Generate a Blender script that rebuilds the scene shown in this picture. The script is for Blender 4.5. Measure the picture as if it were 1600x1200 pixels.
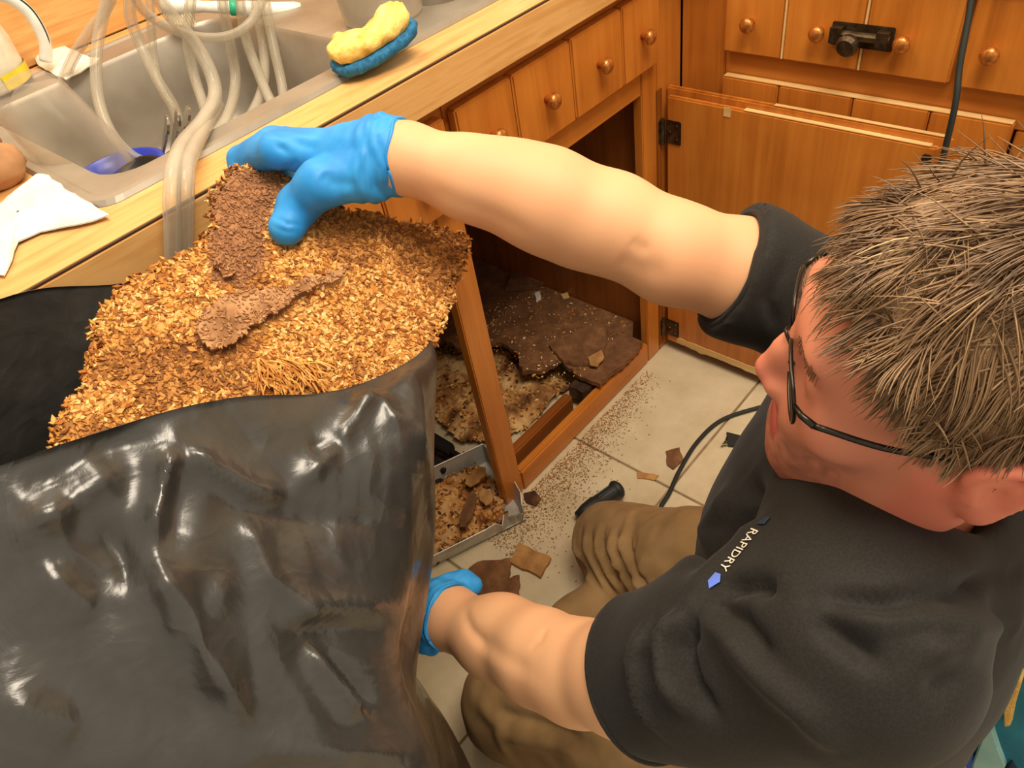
import bpy, bmesh, math, random
import numpy as np
from mathutils import Vector, Matrix
from mathutils.bvhtree import BVHTree
from mathutils import noise as mn

random.seed(7); rng = np.random.default_rng(7)
for o in list(bpy.data.objects): bpy.data.objects.remove(o)
SC = bpy.context.scene
COL = SC.collection
PI = math.pi

# ------------------------------------------------------------------ camera
FPX = 1167.0
def _n(v): v = np.array(v, float); return v/np.linalg.norm(v)
_Z = -_n([245, 1200, FPX]); _X = _n([1590, -1460, FPX]); _X = _n(_X-_Z*(_X@_Z)); _Y = np.cross(_Z, _X)
RW = np.array([_X, _Y, _Z])            # camera (right, down, forward) -> world
CAM = np.array([0.0, -0.77, 1.275])
def ray(px, py): return RW @ np.array([px-800.0, py-600.0, FPX])
def W(px, py, d): return CAM + ray(px, py)*(d/FPX)       # measured point at depth d
def onY(px, py, y): r = ray(px, py); return CAM + r*((y-CAM[1])/r[1])
def onZ(px, py, z): r = ray(px, py); return CAM + r*((z-CAM[2])/r[2])
def onX(px, py, x): r = ray(px, py); return CAM + r*((x-CAM[0])/r[0])
cd = bpy.data.cameras.new('camera'); cam = bpy.data.objects.new('camera', cd); COL.objects.link(cam)
cd.sensor_width = 36.0; cd.lens = 36.0*FPX/1600.0; cd.clip_start = 0.02
M = np.eye(4); M[:3, 0] = RW[:, 0]; M[:3, 1] = -RW[:, 1]; M[:3, 2] = -RW[:, 2]; M[:3, 3] = CAM
cam.matrix_world = Matrix(M.tolist())
SC.camera = cam

# ------------------------------------------------------------------ world, light, exposure
wd = bpy.data.worlds.new('kitchen_ambient'); SC.world = wd; wd.use_nodes = True
bg = wd.node_tree.nodes['Background']; bg.inputs[0].default_value = (1.0, 0.86, 0.68, 1); bg.inputs[1].default_value = 0.70
def area(name, loc, target, size, power, col=(1, 0.86, 0.68), sy=None):
    l = bpy.data.lights.new(name, 'AREA'); l.size = size; l.energy = power; l.color = col
    if sy: l.shape = 'RECTANGLE'; l.size_y = sy
    o = bpy.data.objects.new(name, l); COL.objects.link(o); o.location = loc
    o.rotation_euler = (Vector(target)-Vector(loc)).to_track_quat('-Z', 'Y').to_euler(); return o
area('ceiling_light', (0.55, -0.85, 2.42), (0.5, -0.5, 0), 0.8, 35)
area('sink_light', (0.55, 0.22, 2.1), (0.45, 0.1, 0.9), 0.45, 9)
SC.view_settings.view_transform = 'Standard'; SC.view_settings.look = 'None'
SC.view_settings.gamma = 1.0; SC.view_settings.use_curve_mapping = False
SC.view_settings.exposure = 0.08

# ------------------------------------------------------------------ helpers: materials
def lin(c):
    return tuple((x/255/12.92 if x/255 <= 0.04045 else ((x/255+0.055)/1.055)**2.4) for x in c)
def nodes(name):
    m = bpy.data.materials.new(name); m.use_nodes = True
    nt = m.node_tree; b = nt.nodes['Principled BSDF']; return m, nt, b
def setp(b, **k):
    for a, v in k.items():
        i = b.inputs[a.replace('_', ' ')]
        i.default_value = v
def noise_chain(nt, scale=(1, 1, 1), nscale=5.0, detail=4, rough=0.55, coord='Object', dist=0.0, rnd=False):
    tc = nt.nodes.new('ShaderNodeTexCoord'); mp = nt.nodes.new('ShaderNodeMapping'); mp.inputs['Scale'].default_value = scale
    nt.links.new(tc.outputs[coord], mp.inputs['Vector'])
    if rnd:
        oi = nt.nodes.new('ShaderNodeObjectInfo'); mu = nt.nodes.new('ShaderNodeMath'); mu.operation = 'MULTIPLY'; mu.inputs[1].default_value = 37.0
        nt.links.new(oi.outputs['Random'], mu.inputs[0])
        cx = nt.nodes.new('ShaderNodeCombineXYZ')
        for i in range(3): nt.links.new(mu.outputs[0], cx.inputs[i])
        nt.links.new(cx.outputs[0], mp.inputs['Location'])
    n = nt.nodes.new('ShaderNodeTexNoise'); n.inputs['Scale'].default_value = nscale; n.inputs['Detail'].default_value = detail
    n.inputs['Roughness'].default_value = rough; n.inputs['Distortion'].default_value = dist
    nt.links.new(mp.outputs[0], n.inputs['Vector']); return n
def ramp(nt, src, stops):
    r = nt.nodes.new('ShaderNodeValToRGB'); cr = r.color_ramp
    while len(cr.elements) > 1: cr.elements.remove(cr.elements[-1])
    cr.elements[0].position = stops[0][0]; cr.elements[0].color = (*lin(stops[0][1]), 1)
    for p, c in stops[1:]:
        e = cr.elements.new(p); e.color = (*lin(c), 1)
    nt.links.new(src, r.inputs[0]); return r
def bump(nt, b, src, strength=0.2, dist=0.002):
    bn = nt.nodes.new('ShaderNodeBump'); bn.inputs['Strength'].default_value = strength; bn.inputs['Distance'].default_value = dist
    nt.links.new(src, bn.inputs['Height']); nt.links.new(bn.outputs[0], b.inputs['Normal']); return bn
def mat_noise(name, stops, nscale=8, scale=(1, 1, 1), rough=0.5, bmp=0.1, bdist=0.001, detail=5, metallic=0.0, rnd=False, dist=0.0, spec=0.5, coat=0.0, nrough=0.55):
    m, nt, b = nodes(name)
    n = noise_chain(nt, scale, nscale, detail, nrough, rnd=rnd, dist=dist)
    r = ramp(nt, n.outputs['Fac'], stops); nt.links.new(r.outputs[0], b.inputs['Base Color'])
    setp(b, Roughness=rough, Metallic=metallic); b.inputs['Specular IOR Level'].default_value = spec
    b.inputs['Coat Weight'].default_value = coat; b.inputs['Coat Roughness'].default_value = 0.15
    if bmp: bump(nt, b, n.outputs['Fac'], bmp, bdist)
    return m
def wood(name, stops, axis, rough=0.38, coat=0.15, fine=1.0, bmp=0.12):
    sc = [26*fine, 26*fine, 26*fine]; sc[axis] = 1.6*fine
    m, nt, b = nodes(name)
    n = noise_chain(nt, sc, 1.6, 6, 0.6, rnd=True, dist=0.6)
    n2 = noise_chain(nt, (3, 3, 3), 2.0, 3, 0.5, rnd=True)
    mx = nt.nodes.new('ShaderNodeMix'); mx.data_type = 'FLOAT'; mx.inputs[0].default_value = 0.42
    nt.links.new(n.outputs['Fac'], mx.inputs[2]); nt.links.new(n2.outputs['Fac'], mx.inputs[3])
    r = ramp(nt, mx.outputs[0], stops); nt.links.new(r.outputs[0], b.inputs['Base Color'])
    setp(b, Roughness=rough); b.inputs['Coat Weight'].default_value = coat; b.inputs['Coat Roughness'].default_value = 0.25
    bump(nt, b, n.outputs['Fac'], bmp, 0.0008); return m
def vcol(name, rough=0.8, mul=None, spec=0.3, bmp=0.0, nscale=300, sss=0.0):
    m, nt, b = nodes(name)
    a = nt.nodes.new('ShaderNodeVertexColor'); a.layer_name = 'Col'
    nt.links.new(a.outputs[0], b.inputs['Base Color'])
    setp(b, Roughness=rough); b.inputs['Specular IOR Level'].default_value = spec
    if bmp:
        n = noise_chain(nt, (1, 1, 1), nscale, 3); bump(nt, b, n.outputs['Fac'], bmp, 0.001)
    if sss:
        b.inputs['Subsurface Weight'].default_value = sss; b.inputs['Subsurface Radius'].default_value = (0.012, 0.004, 0.002); b.inputs['Subsurface Scale'].default_value = 0.6
    return m
def plain(name, c, rough=0.5, metallic=0.0, spec=0.5, var=0.08, nscale=30, bmp=0.05, coat=0.0):
    c = np.array(c, float); lo = np.clip(c*(1-var), 0, 255); hi = np.clip(c*(1+var), 0, 255)
    return mat_noise(name, [(0.3, tuple(lo)), (0.7, tuple(hi))], nscale=nscale, rough=rough, metallic=metallic, bmp=bmp, spec=spec, coat=coat)
def clear(name, tint=(0.95, 0.95, 0.92), rough=0.08, ior=1.3, alpha=0.55):
    m, nt, b = nodes(name)
    n = noise_chain(nt, (1, 1, 1), 40, 3)
    r = ramp(nt, n.outputs['Fac'], [(0.3, tuple(235*t for t in tint)), (0.7, tuple(255*t for t in tint))])
    nt.links.new(r.outputs[0], b.inputs['Base Color'])
    setp(b, Roughness=rough, IOR=ior); b.inputs['Transmission Weight'].default_value = 1.0
    tr = nt.nodes.new('ShaderNodeBsdfTransparent'); tr.inputs[0].default_value = (*tint, 1)
    mx = nt.nodes.new('ShaderNodeMixShader'); mx.inputs[0].default_value = alpha
    out = nt.nodes['Material Output']
    nt.links.new(tr.outputs[0], mx.inputs[1]); nt.links.new(b.outputs[0], mx.inputs[2]); nt.links.new(mx.outputs[0], out.inputs[0])
    return m
def frosty(name, tint, alpha=0.4, rough=0.25, fm=0.55):          # milky translucent plastic
    m, nt, b = nodes(name)
    n = noise_chain(nt, (1, 1, 1), 14, 3)
    r = ramp(nt, n.outputs['Fac'], [(0.3, tuple(0.9*t for t in tint)), (0.7, tint)])
    nt.links.new(r.outputs[0], b.inputs['Base Color']); setp(b, Roughness=rough)
    tr = nt.nodes.new('ShaderNodeBsdfTransparent'); tr.inputs[0].default_value = (0.97, 0.96, 0.93, 1)
    lw = nt.nodes.new('ShaderNodeLayerWeight'); lw.inputs[0].default_value = 0.45
    ma = nt.nodes.new('ShaderNodeMath'); ma.operation = 'MULTIPLY_ADD'; ma.inputs[1].default_value = fm; ma.inputs[2].default_value = alpha; ma.use_clamp = True
    nt.links.new(lw.outputs['Facing'], ma.inputs[0])
    mx = nt.nodes.new('ShaderNodeMixShader'); nt.links.new(ma.outputs[0], mx.inputs[0])
    nt.links.new(tr.outputs[0], mx.inputs[1]); nt.links.new(b.outputs[0], mx.inputs[2])
    nt.links.new(mx.outputs[0], nt.nodes['Material Output'].inputs[0]); return m

OAK = [(0.25, (150, 82, 24)), (0.46, (190, 112, 38)), (0.62, (206, 128, 48)), (0.8, (220, 148, 66))]
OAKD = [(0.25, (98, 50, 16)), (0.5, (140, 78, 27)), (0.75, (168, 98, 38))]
LAM = [(0.30, (186, 126, 66)), (0.42, (214, 160, 94)), (0.5, (228, 178, 112)), (0.58, (214, 158, 92)), (0.7, (240, 204, 146))]
MT = {}
MT['oak_z'] = wood('oak_z', OAK, 2); MT['oak_x'] = wood('oak_x', OAK, 0); MT['oak_y'] = wood('oak_y', OAK, 1)
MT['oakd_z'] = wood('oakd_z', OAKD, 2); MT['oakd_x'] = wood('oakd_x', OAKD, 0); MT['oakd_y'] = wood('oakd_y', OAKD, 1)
MT['lam_x'] = wood('lam_x', LAM, 0, rough=0.35, coat=0.0, fine=1.1, bmp=0.03)
MT['lam_y'] = wood('lam_y', LAM, 1, rough=0.35, coat=0.0, fine=1.1, bmp=0.03)
MT['darkseam'] = plain('darkseam', (62, 38, 20), 0.6)
MT['rawwood'] = wood('rawwood', [(0.3, (196, 150, 84)), (0.7, (236, 204, 140))], 1, rough=0.7, coat=0)
MT['rot'] = mat_noise('rot', [(0.3, (30, 18, 10)), (0.5, (74, 45, 22)), (0.7, (120, 78, 40))], nscale=24, rough=0.9, bmp=0.6, bdist=0.003)
MT['rot2'] = mat_noise('rot2', [(0.3, (150, 104, 56)), (0.6, (190, 140, 82)), (0.8, (206, 160, 100))], nscale=40, rough=0.9, bmp=0.4, bdist=0.002)
MT['lens'] = clear('lens', (0.97, 0.97, 0.97), 0.02, 1.45, 0.35)
MT['brownboard'] = mat_noise('brownboard', [(0.25, (84, 54, 30)), (0.5, (118, 78, 46)), (0.66, (142, 98, 60)), (0.8, (178, 132, 84))], nscale=26, rough=0.9, bmp=0.5, bdist=0.002, nrough=0.7)
MT['blackwood'] = wood('blackwood', [(0.35, (10, 7, 5)), (0.6, (30, 20, 13)), (0.75, (120, 88, 54))], 1, rough=0.9, coat=0)
MT['steel'] = mat_noise('steel', [(0.3, (150, 142, 130)), (0.7, (184, 176, 162))], nscale=9, scale=(1, 1, 1), rough=0.42, metallic=0.55, bmp=0.03)
MT['bronze'] = mat_noise('bronze', [(0.3, (48, 38, 26)), (0.7, (104, 86, 62))], nscale=70, rough=0.4, metallic=0.8, bmp=0.4)
MT['brass'] = mat_noise('brass', [(0.3, (150, 82, 26)), (0.7, (226, 150, 72))], nscale=120, rough=0.32, metallic=0.6, bmp=0.5)
MT['silver'] = plain('silver', (200, 194, 184), 0.18, 1.0)
MT['tube'] = frosty('tube', (220, 211, 192), 0.13, 0.12)
MT['clearplastic'] = frosty('clearplastic', (226, 214, 202), 0.02, 0.10, 0.34)
MT['cloudyplastic'] = frosty('cloudyplastic', (206, 196, 180), 0.24, 0.2)
MT['bluebowl'] = plain('bluebowl', (28, 62, 196), 0.3)
MT['blackplastic'] = plain('blackplastic', (14, 14, 14), 0.3)
MT['paper'] = mat_noise('paper', [(0.3, (226, 220, 206)), (0.7, (248, 243, 232))], nscale=14, rough=0.95, bmp=0.5, bdist=0.002)
MT['potato'] = mat_noise('potato', [(0.3, (142, 98, 62)), (0.55, (176, 130, 88)), (0.75, (196, 152, 108))], nscale=16, rough=0.85, bmp=0.5, bdist=0.002)
MT['cream'] = plain('cream', (240, 230, 205), 0.35)
MT['white'] = plain('white', (240, 236, 225), 0.4)
MT['green'] = plain('green', (40, 170, 130), 0.4)
MT['yellow'] = plain('yellow', (240, 210, 40), 0.5)
MT['sponge'] = mat_noise('sponge', [(0.3, (206, 160, 60)), (0.5, (240, 205, 110)), (0.75, (252, 228, 150))], nscale=60, rough=0.95, bmp=0.9, bdist=0.004)
MT['scrub'] = mat_noise('scrub', [(0.3, (16, 84, 128)), (0.7, (44, 130, 176))], nscale=140, rough=0.8, bmp=0.7, bdist=0.003)
MT['grout'] = mat_noise('grout', [(0.3, (128, 106, 76)), (0.7, (160, 136, 100))], nscale=40, rough=0.95, bmp=0.3)
MT['tile'] = mat_noise('tile', [(0.25, (186, 166, 128)), (0.45, (206, 188, 152)), (0.65, (220, 204, 170)), (0.8, (228, 214, 184))], nscale=7, rough=0.42, bmp=0.15, bdist=0.001, rnd=True, nrough=0.7, detail=8)
MT['plaster'] = plain('plaster', (214, 196, 160), 0.9)
MT['rubber'] = plain('rubber', (34, 38, 34), 0.55)
MT['gunmetal'] = plain('gunmetal', (58, 54, 48), 0.28, 0.85)
MT['tin'] = mat_noise('tin', [(0.3, (176, 172, 162)), (0.7, (216, 212, 200))], nscale=20, rough=0.5, metallic=0.55, bmp=0.1)
MT['chip'] = vcol('chip', 0.85)
MT['skin'] = vcol('skin', 0.55, spec=0.3, bmp=0.12, nscale=420, sss=0.12)
MT['hair'] = vcol('hair', 0.45, spec=0.4)
MT['glove'] = mat_noise('glove', [(0.3, (30, 130, 206)), (0.7, (60, 162, 232))], nscale=26, rough=0.5, bmp=0.18, bdist=0.001, spec=0.35)
MT['khaki'] = mat_noise('khaki', [(0.3, (140, 110, 70)), (0.7, (172, 138, 92))], nscale=16, rough=0.9, bmp=0.15, bdist=0.001)
MT['boot'] = plain('boot', (44, 36, 28), 0.6)
MT['logo_white'] = plain('logo_white', (232, 220, 200), 0.6)
MT['logo_blue'] = plain('logo_blue', (90, 120, 220), 0.5)
MT['eye'] = plain('eye', (226, 216, 204), 0.15)
MT['iris'] = plain('iris', (50, 36, 24), 0.15)
MT['teal'] = mat_noise('teal', [(0.3, (20, 104, 134)), (0.7, (44, 142, 168))], nscale=12, rough=0.8, bmp=0.3)
MT['aqua'] = mat_noise('aqua', [(0.3, (140, 192, 190)), (0.7, (170, 214, 208))], nscale=12, rough=0.8, bmp=0.3)
MT['royal'] = plain('royal', (44, 98, 196), 0.6)
MT['tan'] = plain('tan', (226, 186, 104), 0.9, nscale=200, bmp=0.6)
MT['navy'] = plain('navy', (28, 44, 66), 0.8)
def shirt_mat():
    m, nt, b = nodes('shirt')
    tc = nt.nodes.new('ShaderNodeTexCoord')
    v = nt.nodes.new('ShaderNodeTexVoronoi'); v.inputs['Scale'].default_value = 520; nt.links.new(tc.outputs['Object'], v.inputs['Vector'])
    r = ramp(nt, v.outputs['Distance'], [(0.0, (27, 26, 23)), (0.8, (38, 36, 33))]); nt.links.new(r.outputs[0], b.inputs['Base Color'])
    setp(b, Roughness=0.75); b.inputs['Sheen Weight'].default_value = 0.06; b.inputs['Specular IOR Level'].default_value = 0.25; b.inputs['Sheen Roughness'].default_value = 0.5
    bump(nt, b, v.outputs['Distance'], 0.12, 0.0006); return m
MT['shirt'] = shirt_mat()
def bag_mat():
    m, nt, b = nodes('bag')
    n = noise_chain(nt, (1, 1, 1), 26, 6, 0.6, dist=0.8)
    r = ramp(nt, n.outputs['Fac'], [(0.3, (50, 49, 46)), (0.7, (62, 60, 57))]); nt.links.new(r.outputs[0], b.inputs['Base Color'])
    setp(b, Roughness=0.27); b.inputs['Specular IOR Level'].default_value = 0.75
    n2 = noise_chain(nt, (1, 1, 1), 9, 3, 0.5, dist=1.2)
    rr = nt.nodes.new('ShaderNodeMapRange'); rr.inputs[1].default_value = 0.3; rr.inputs[2].default_value = 0.7; rr.inputs[3].default_value = 0.20; rr.inputs[4].default_value = 0.34
    nt.links.new(n2.outputs['Fac'], rr.inputs[0]); nt.links.new(rr.outputs[0], b.inputs['Roughness'])
    tc = nt.nodes.new('ShaderNodeTexCoord'); ad = nt.nodes.new('ShaderNodeVectorMath'); ad.operation = 'MULTIPLY_ADD'; ad.inputs[1].default_value = (.10, .10, .10)
    nt.links.new(n2.outputs['Color'], ad.inputs[0]); nt.links.new(tc.outputs['Object'], ad.inputs[2])
    vo = nt.nodes.new('ShaderNodeTexVoronoi'); vo.feature = 'F1'; vo.inputs['Scale'].default_value = 17; nt.links.new(ad.outputs[0], vo.inputs['Vector'])
    b1 = bump(nt, b, n.outputs['Fac'], 0.3, 0.003); b2 = nt.nodes.new('ShaderNodeBump'); b2.inputs['Strength'].default_value = 0.38; b2.inputs['Distance'].default_value = 0.008
    nt.links.new(vo.outputs['Distance'], b2.inputs['Height']); nt.links.new(b2.outputs[0], b1.inputs['Normal']); return m
MT['bag'] = bag_mat()

# ------------------------------------------------------------------ helpers: meshes
class MB:
    def __init__(s): s.v = []; s.f = []; s.c = []; s.n = 0; s.m = []
    def add(s, v, f, col=None, mi=0):
        v = np.asarray(v, float); s.v.append(v); s.f += [tuple(i+s.n for i in q) for q in f]; s.m += [mi]*len(f)
        if col is not None: s.c.append(np.tile(np.array(list(col)+[1.0]) if len(col) == 3 else col, (len(v), 1)))
        s.n += len(v); return s
    def box(s, x0, x1, y0, y1, z0, z1, col=None, mi=0):
        v = [(x, y, z) for z in (z0, z1) for y in (y0, y1) for x in (x0, x1)]
        return s.add(v, [(0, 2, 3, 1), (4, 5, 7, 6), (0, 1, 5, 4), (2, 6, 7, 3), (0, 4, 6, 2), (1, 3, 7, 5)], col, mi)
    def tube(s, path, r, n=10, cap=True, col=None, mi=0):
        P = np.asarray(path, float); R = np.full(len(P), r) if np.isscalar(r) else np.asarray(r, float)
        T = np.gradient(P, axis=0); T /= np.linalg.norm(T, axis=1)[:, None]+1e-12
        u = np.cross(T[0], (0.3, 0.5, 0.8)); u /= np.linalg.norm(u); V = []
        for i in range(len(P)):
            u = u-T[i]*(u@T[i]); u /= np.linalg.norm(u); w = np.cross(T[i], u)
            a = np.linspace(0, 2*PI, n, endpoint=False)
            V.append(P[i]+R[i]*(np.cos(a)[:, None]*u+np.sin(a)[:, None]*w))
        F = [(i*n+j, i*n+(j+1) % n, (i+1)*n+(j+1) % n, (i+1)*n+j) for i in range(len(P)-1) for j in range(n)]
        if cap: F += [tuple(range(n-1, -1, -1)), tuple((len(P)-1)*n+j for j in range(n))]
        return s.add(np.concatenate(V), F, col, mi)
    def lathe(s, prof, c, ax=(0, 0, 1), n=24, col=None, mi=0):
        ax = _n(ax); u = np.cross(ax, (0.31, 0.9, 0.2) if abs(ax[2]) > .7 else (0, 0, 1)); u /= np.linalg.norm(u); w = np.cross(ax, u)
        a = np.linspace(0, 2*PI, n, endpoint=False); V = []
        for r, h in prof: V.append(np.array(c)+ax*h+max(r, 1e-5)*(np.cos(a)[:, None]*u+np.sin(a)[:, None]*w))
        F = [(i*n+j, i*n+(j+1) % n, (i+1)*n+(j+1) % n, (i+1)*n+j) for i in range(len(prof)-1) for j in range(n)]
        return s.add(np.concatenate(V), F, col, mi)
    def prism(s, poly, ext, col=None, mi=0):                # polygon (3D points), extruded along ext
        A = np.asarray(poly, float); n = len(A); B = A+np.asarray(ext)
        F = [tuple(range(n)), tuple(range(2*n-1, n-1, -1))]+[(i, i+n, (i+1) % n+n, (i+1) % n) for i in range(n)]
        return s.add(np.concatenate([A, B]), F, col, mi)
    def grid(s, V, closed=False, col=None, mi=0):            # V (a,b,3)
        a, b = V.shape[:2]; e = b if closed else b-1
        F = [(i*b+j, i*b+(j+1) % b, (i+1)*b+(j+1) % b, (i+1)*b+j) for i in range(a-1) for j in range(e)]
        return s.add(V.reshape(-1, 3), F, col, mi)
def link(name, me, mats, parent=None):
    o = bpy.data.objects.new(name, me); COL.objects.link(o)
    for m in (mats if isinstance(mats, (list, tuple)) else [mats]): me.materials.append(MT[m])
    if parent is not None: o.parent = parent
    return o
def rootloc(p):
    l = np.zeros(3)
    while p is not None: l += np.array(p.location); p = p.parent
    return l
def obj(name, mb, mats, parent=None, bevel=0.0, smooth=False, seg=2, fixn=True, orig=None):
    V = np.concatenate(mb.v) if len(mb.v) > 1 else mb.v[0].copy()
    org = np.array(orig if orig is not None else (V.min(0)+V.max(0))/2)
    if parent is None and orig is None: org[2] = V[:, 2].min()
    me = bpy.data.meshes.new(name); me.from_pydata((V-org).tolist(), [], mb.f); me.update()
    if len(mb.m): me.polygons.foreach_set('material_index', mb.m)
    if mb.c:
        ca = me.color_attributes.new('Col', 'FLOAT_COLOR', 'POINT'); ca.data.foreach_set('color', np.concatenate(mb.c).astype(np.float32).ravel())
    if bevel or fixn:
        bm = bmesh.new(); bm.from_mesh(me)
        if bevel: bmesh.ops.bevel(bm, geom=bm.edges[:]+bm.verts[:], offset=bevel, segments=seg, affect='EDGES', clamp_overlap=True)
        if fixn: bmesh.ops.recalc_face_normals(bm, faces=bm.faces)
        bm.to_mesh(me); bm.free()
    if smooth: me.polygons.foreach_set('use_smooth', [True]*len(me.polygons))
    me.update(); o = link(name, me, mats, parent); o.location = org-rootloc(parent); return o
def tag(o, label, cat, group=None, kind=None):
    o['label'] = label; o['category'] = cat
    if group: o['group'] = group
    if kind: o['kind'] = kind
    return o
def thing(name, label, cat, loc, group=None):
    o = bpy.data.objects.new(name, None); COL.objects.link(o); o.location = loc; o.empty_display_size = 0.03
    return tag(o, label, cat, group)
def struct(o): o['kind'] = 'structure'; return o
def spline(pts, n=8):
    P = np.asarray(pts, float); P = np.vstack([2*P[0]-P[1], P, 2*P[-1]-P[-2]]); out = []
    for i in range(1, len(P)-2):
        for t in np.linspace(0, 1, n, endpoint=False):
            a, b, c, d = P[i-1:i+3]; out.append(0.5*(2*b+(c-a)*t+(2*a-5*b+4*c-d)*t*t+(3*b-a-3*c+d)*t**3))
    out.append(P[-2]); return np.array(out)
def fbm(p, s, o=3):
    r = 0; a = 1
    for i in range(o): r += a*mn.noise(Vector(p)*s); s *= 2.1; a *= 0.5
    return r
def seg_dist(P, a, b):
    ab = b-a; t = np.clip(((P-a)@ab)/(ab@ab+1e-12), 0, 1); return np.linalg.norm(P-(a+t[:, None]*ab), axis=1), t

# ------------------------------------------------------------------ helpers: implicit surfaces for soft bodies
class SDF:
    def __init__(s, lo, hi, h):
        s.lo = np.array(lo, float); s.h = h; s.n = np.ceil((np.array(hi)-s.lo)/h).astype(int)+1
        s.F = np.full(s.n, 0.06, np.float32)
    def _sub(s, lo, hi, pad):
        i0 = np.clip(np.floor((np.array(lo)-pad-s.lo)/s.h).astype(int), 0, s.n); i1 = np.clip(np.ceil((np.array(hi)+pad-s.lo)/s.h).astype(int)+1, 0, s.n)
        sl = tuple(slice(a, b) for a, b in zip(i0, i1))
        g = np.meshgrid(*[s.lo[k]+s.h*np.arange(i0[k], i1[k], dtype=np.float32) for k in range(3)], indexing='ij')
        return sl, np.stack(g, -1).astype(np.float32)
    def comb(s, sl, d, k, op='u'):
        A = s.F[sl]
        if op == 'u':
            if k > 0: h = np.maximum(k-np.abs(A-d), 0)/k; s.F[sl] = np.minimum(A, d)-h*h*k*0.25
            else: s.F[sl] = np.minimum(A, d)
        elif op == 's':
            d = -d
            if k > 0: h = np.maximum(k-np.abs(A-d), 0)/k; s.F[sl] = np.maximum(A, d)+h*h*k*0.25
            else: s.F[sl] = np.maximum(A, d)
    def cap(s, a, b, ra, rb, k=0.01, op='u'):
        a = np.array(a, float); b = np.array(b, float); r = max(ra, rb)
        sl, P = s._sub(np.minimum(a, b)-r, np.maximum(a, b)+r, k+0.02)
        if P.size == 0: return s
        ab = (b-a).astype(np.float32); t = np.clip(((P-a.astype(np.float32))@ab)/(float(ab@ab)+1e-12), 0, 1)
        d = np.linalg.norm(P-(a.astype(np.float32)+t[..., None]*ab), axis=-1)-(ra+(rb-ra)*t)
        s.comb(sl, d, k, op); return s
    def chain(s, pts, rs, k=0.01):
        for i in range(len(pts)-1): s.cap(pts[i], pts[i+1], rs[i], rs[i+1], k)
        return s
    def ell(s, c, r, Rm=None, k=0.01, op='u'):
        c = np.array(c, float); r = np.array(r, float); m = r.max()
        sl, P = s._sub(c-m, c+m, k+0.02)
        if P.size == 0: return s
        Q = P-c.astype(np.float32)
        if Rm is not None: Q = Q@np.asarray(Rm, np.float32)
        k0 = np.linalg.norm(Q/r.astype(np.float32), axis=-1); k1 = np.linalg.norm(Q/(r*r).astype(np.float32), axis=-1)+1e-6
        s.comb(sl, k0*(k0-1)/k1, k, op); return s
    def plane_cut(s, p, nrm, lo=None, hi=None):            # removes the side nrm points to, inside a box
        sl, P = s._sub(lo if lo is not None else s.lo, hi if hi is not None else s.lo+s.n*s.h, 0)
        d = (P-np.array(p, np.float32))@_n(nrm).astype(np.float32); s.F[sl] = np.maximum(s.F[sl], d); return s
    def mesh(s, smooth=2):
        F = s.F; F[0] = F[-1] = 0.05; F[:, 0] = F[:, -1] = 0.05; F[:, :, 0] = F[:, :, -1] = 0.05
        S = (F < 0); n = s.n-1; cnt = np.zeros(n, np.uint8); off = [(i, j, k) for i in (0, 1) for j in (0, 1) for k in (0, 1)]
        for i, j, k in off: cnt += S[i:i+n[0], j:j+n[1], k:k+n[2]]
        act = np.argwhere((cnt > 0) & (cnt < 8)); idx = np.full(n, -1, np.int32); idx[tuple(act.T)] = np.arange(len(act))
        val = {o: F[tuple((act+o).T)] for o in off}; acc = np.zeros((len(act), 3)); w = np.zeros(len(act))
        for o in off:
            for ax in range(3):
                if o[ax]: continue
                q = list(o); q[ax] = 1; a = val[o]; b = val[tuple(q)]; m = (a < 0) != (b < 0)
                t = np.where(m, a/(a-b+1e-12*(a == b)), 0); p = np.tile(np.array(o, float), (len(act), 1)); p[:, ax] = t
                acc += p*m[:, None]; w += m
        V = s.lo+s.h*(act+acc/w[:, None]); Q = []
        for ax in range(3):
            u, v = (ax+1) % 3, (ax+2) % 3
            a = [slice(None)]*3; b = [slice(None)]*3; a[ax] = slice(0, -1); b[ax] = slice(1, None)
            A = S[tuple(a)]; E = np.argwhere(A != S[tuple(b)])
            E = E[(E[:, u] > 0) & (E[:, v] > 0) & (E[:, u] < n[u]) & (E[:, v] < n[v])]
            def cell(du, dv): q = E.copy(); q[:, u] += du; q[:, v] += dv; return idx[tuple(q.T)]
            q = np.stack([cell(-1, -1), cell(0, -1), cell(0, 0), cell(-1, 0)], 1); fl = ~A[tuple(E.T)]
            q[fl] = q[fl][:, ::-1]; Q.append(q)
        Q = np.concatenate(Q)
        E = np.concatenate([Q[:, [0, 1]], Q[:, [1, 2]], Q[:, [2, 3]], Q[:, [3, 0]]])
        for _ in range(smooth):
            a = np.zeros_like(V); c = np.zeros(len(V))
            for k in range(3): a[:, k] = np.bincount(E[:, 0], V[E[:, 1], k], len(V))+np.bincount(E[:, 1], V[E[:, 0], k], len(V))
            c = np.bincount(E[:, 0], minlength=len(V))+np.bincount(E[:, 1], minlength=len(V)); V = 0.5*V+0.5*a/np.maximum(c, 1)[:, None]
        return V, Q
def vnormals(V, Q):
    N = np.zeros_like(V); fn = np.cross(V[Q[:, 2]]-V[Q[:, 0]], V[Q[:, 3]]-V[Q[:, 1]])
    for j in range(4):
        for k in range(3): N[:, k] += np.bincount(Q[:, j], fn[:, k], len(V))
    return N/(np.linalg.norm(N, axis=1)[:, None]+1e-12)
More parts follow.
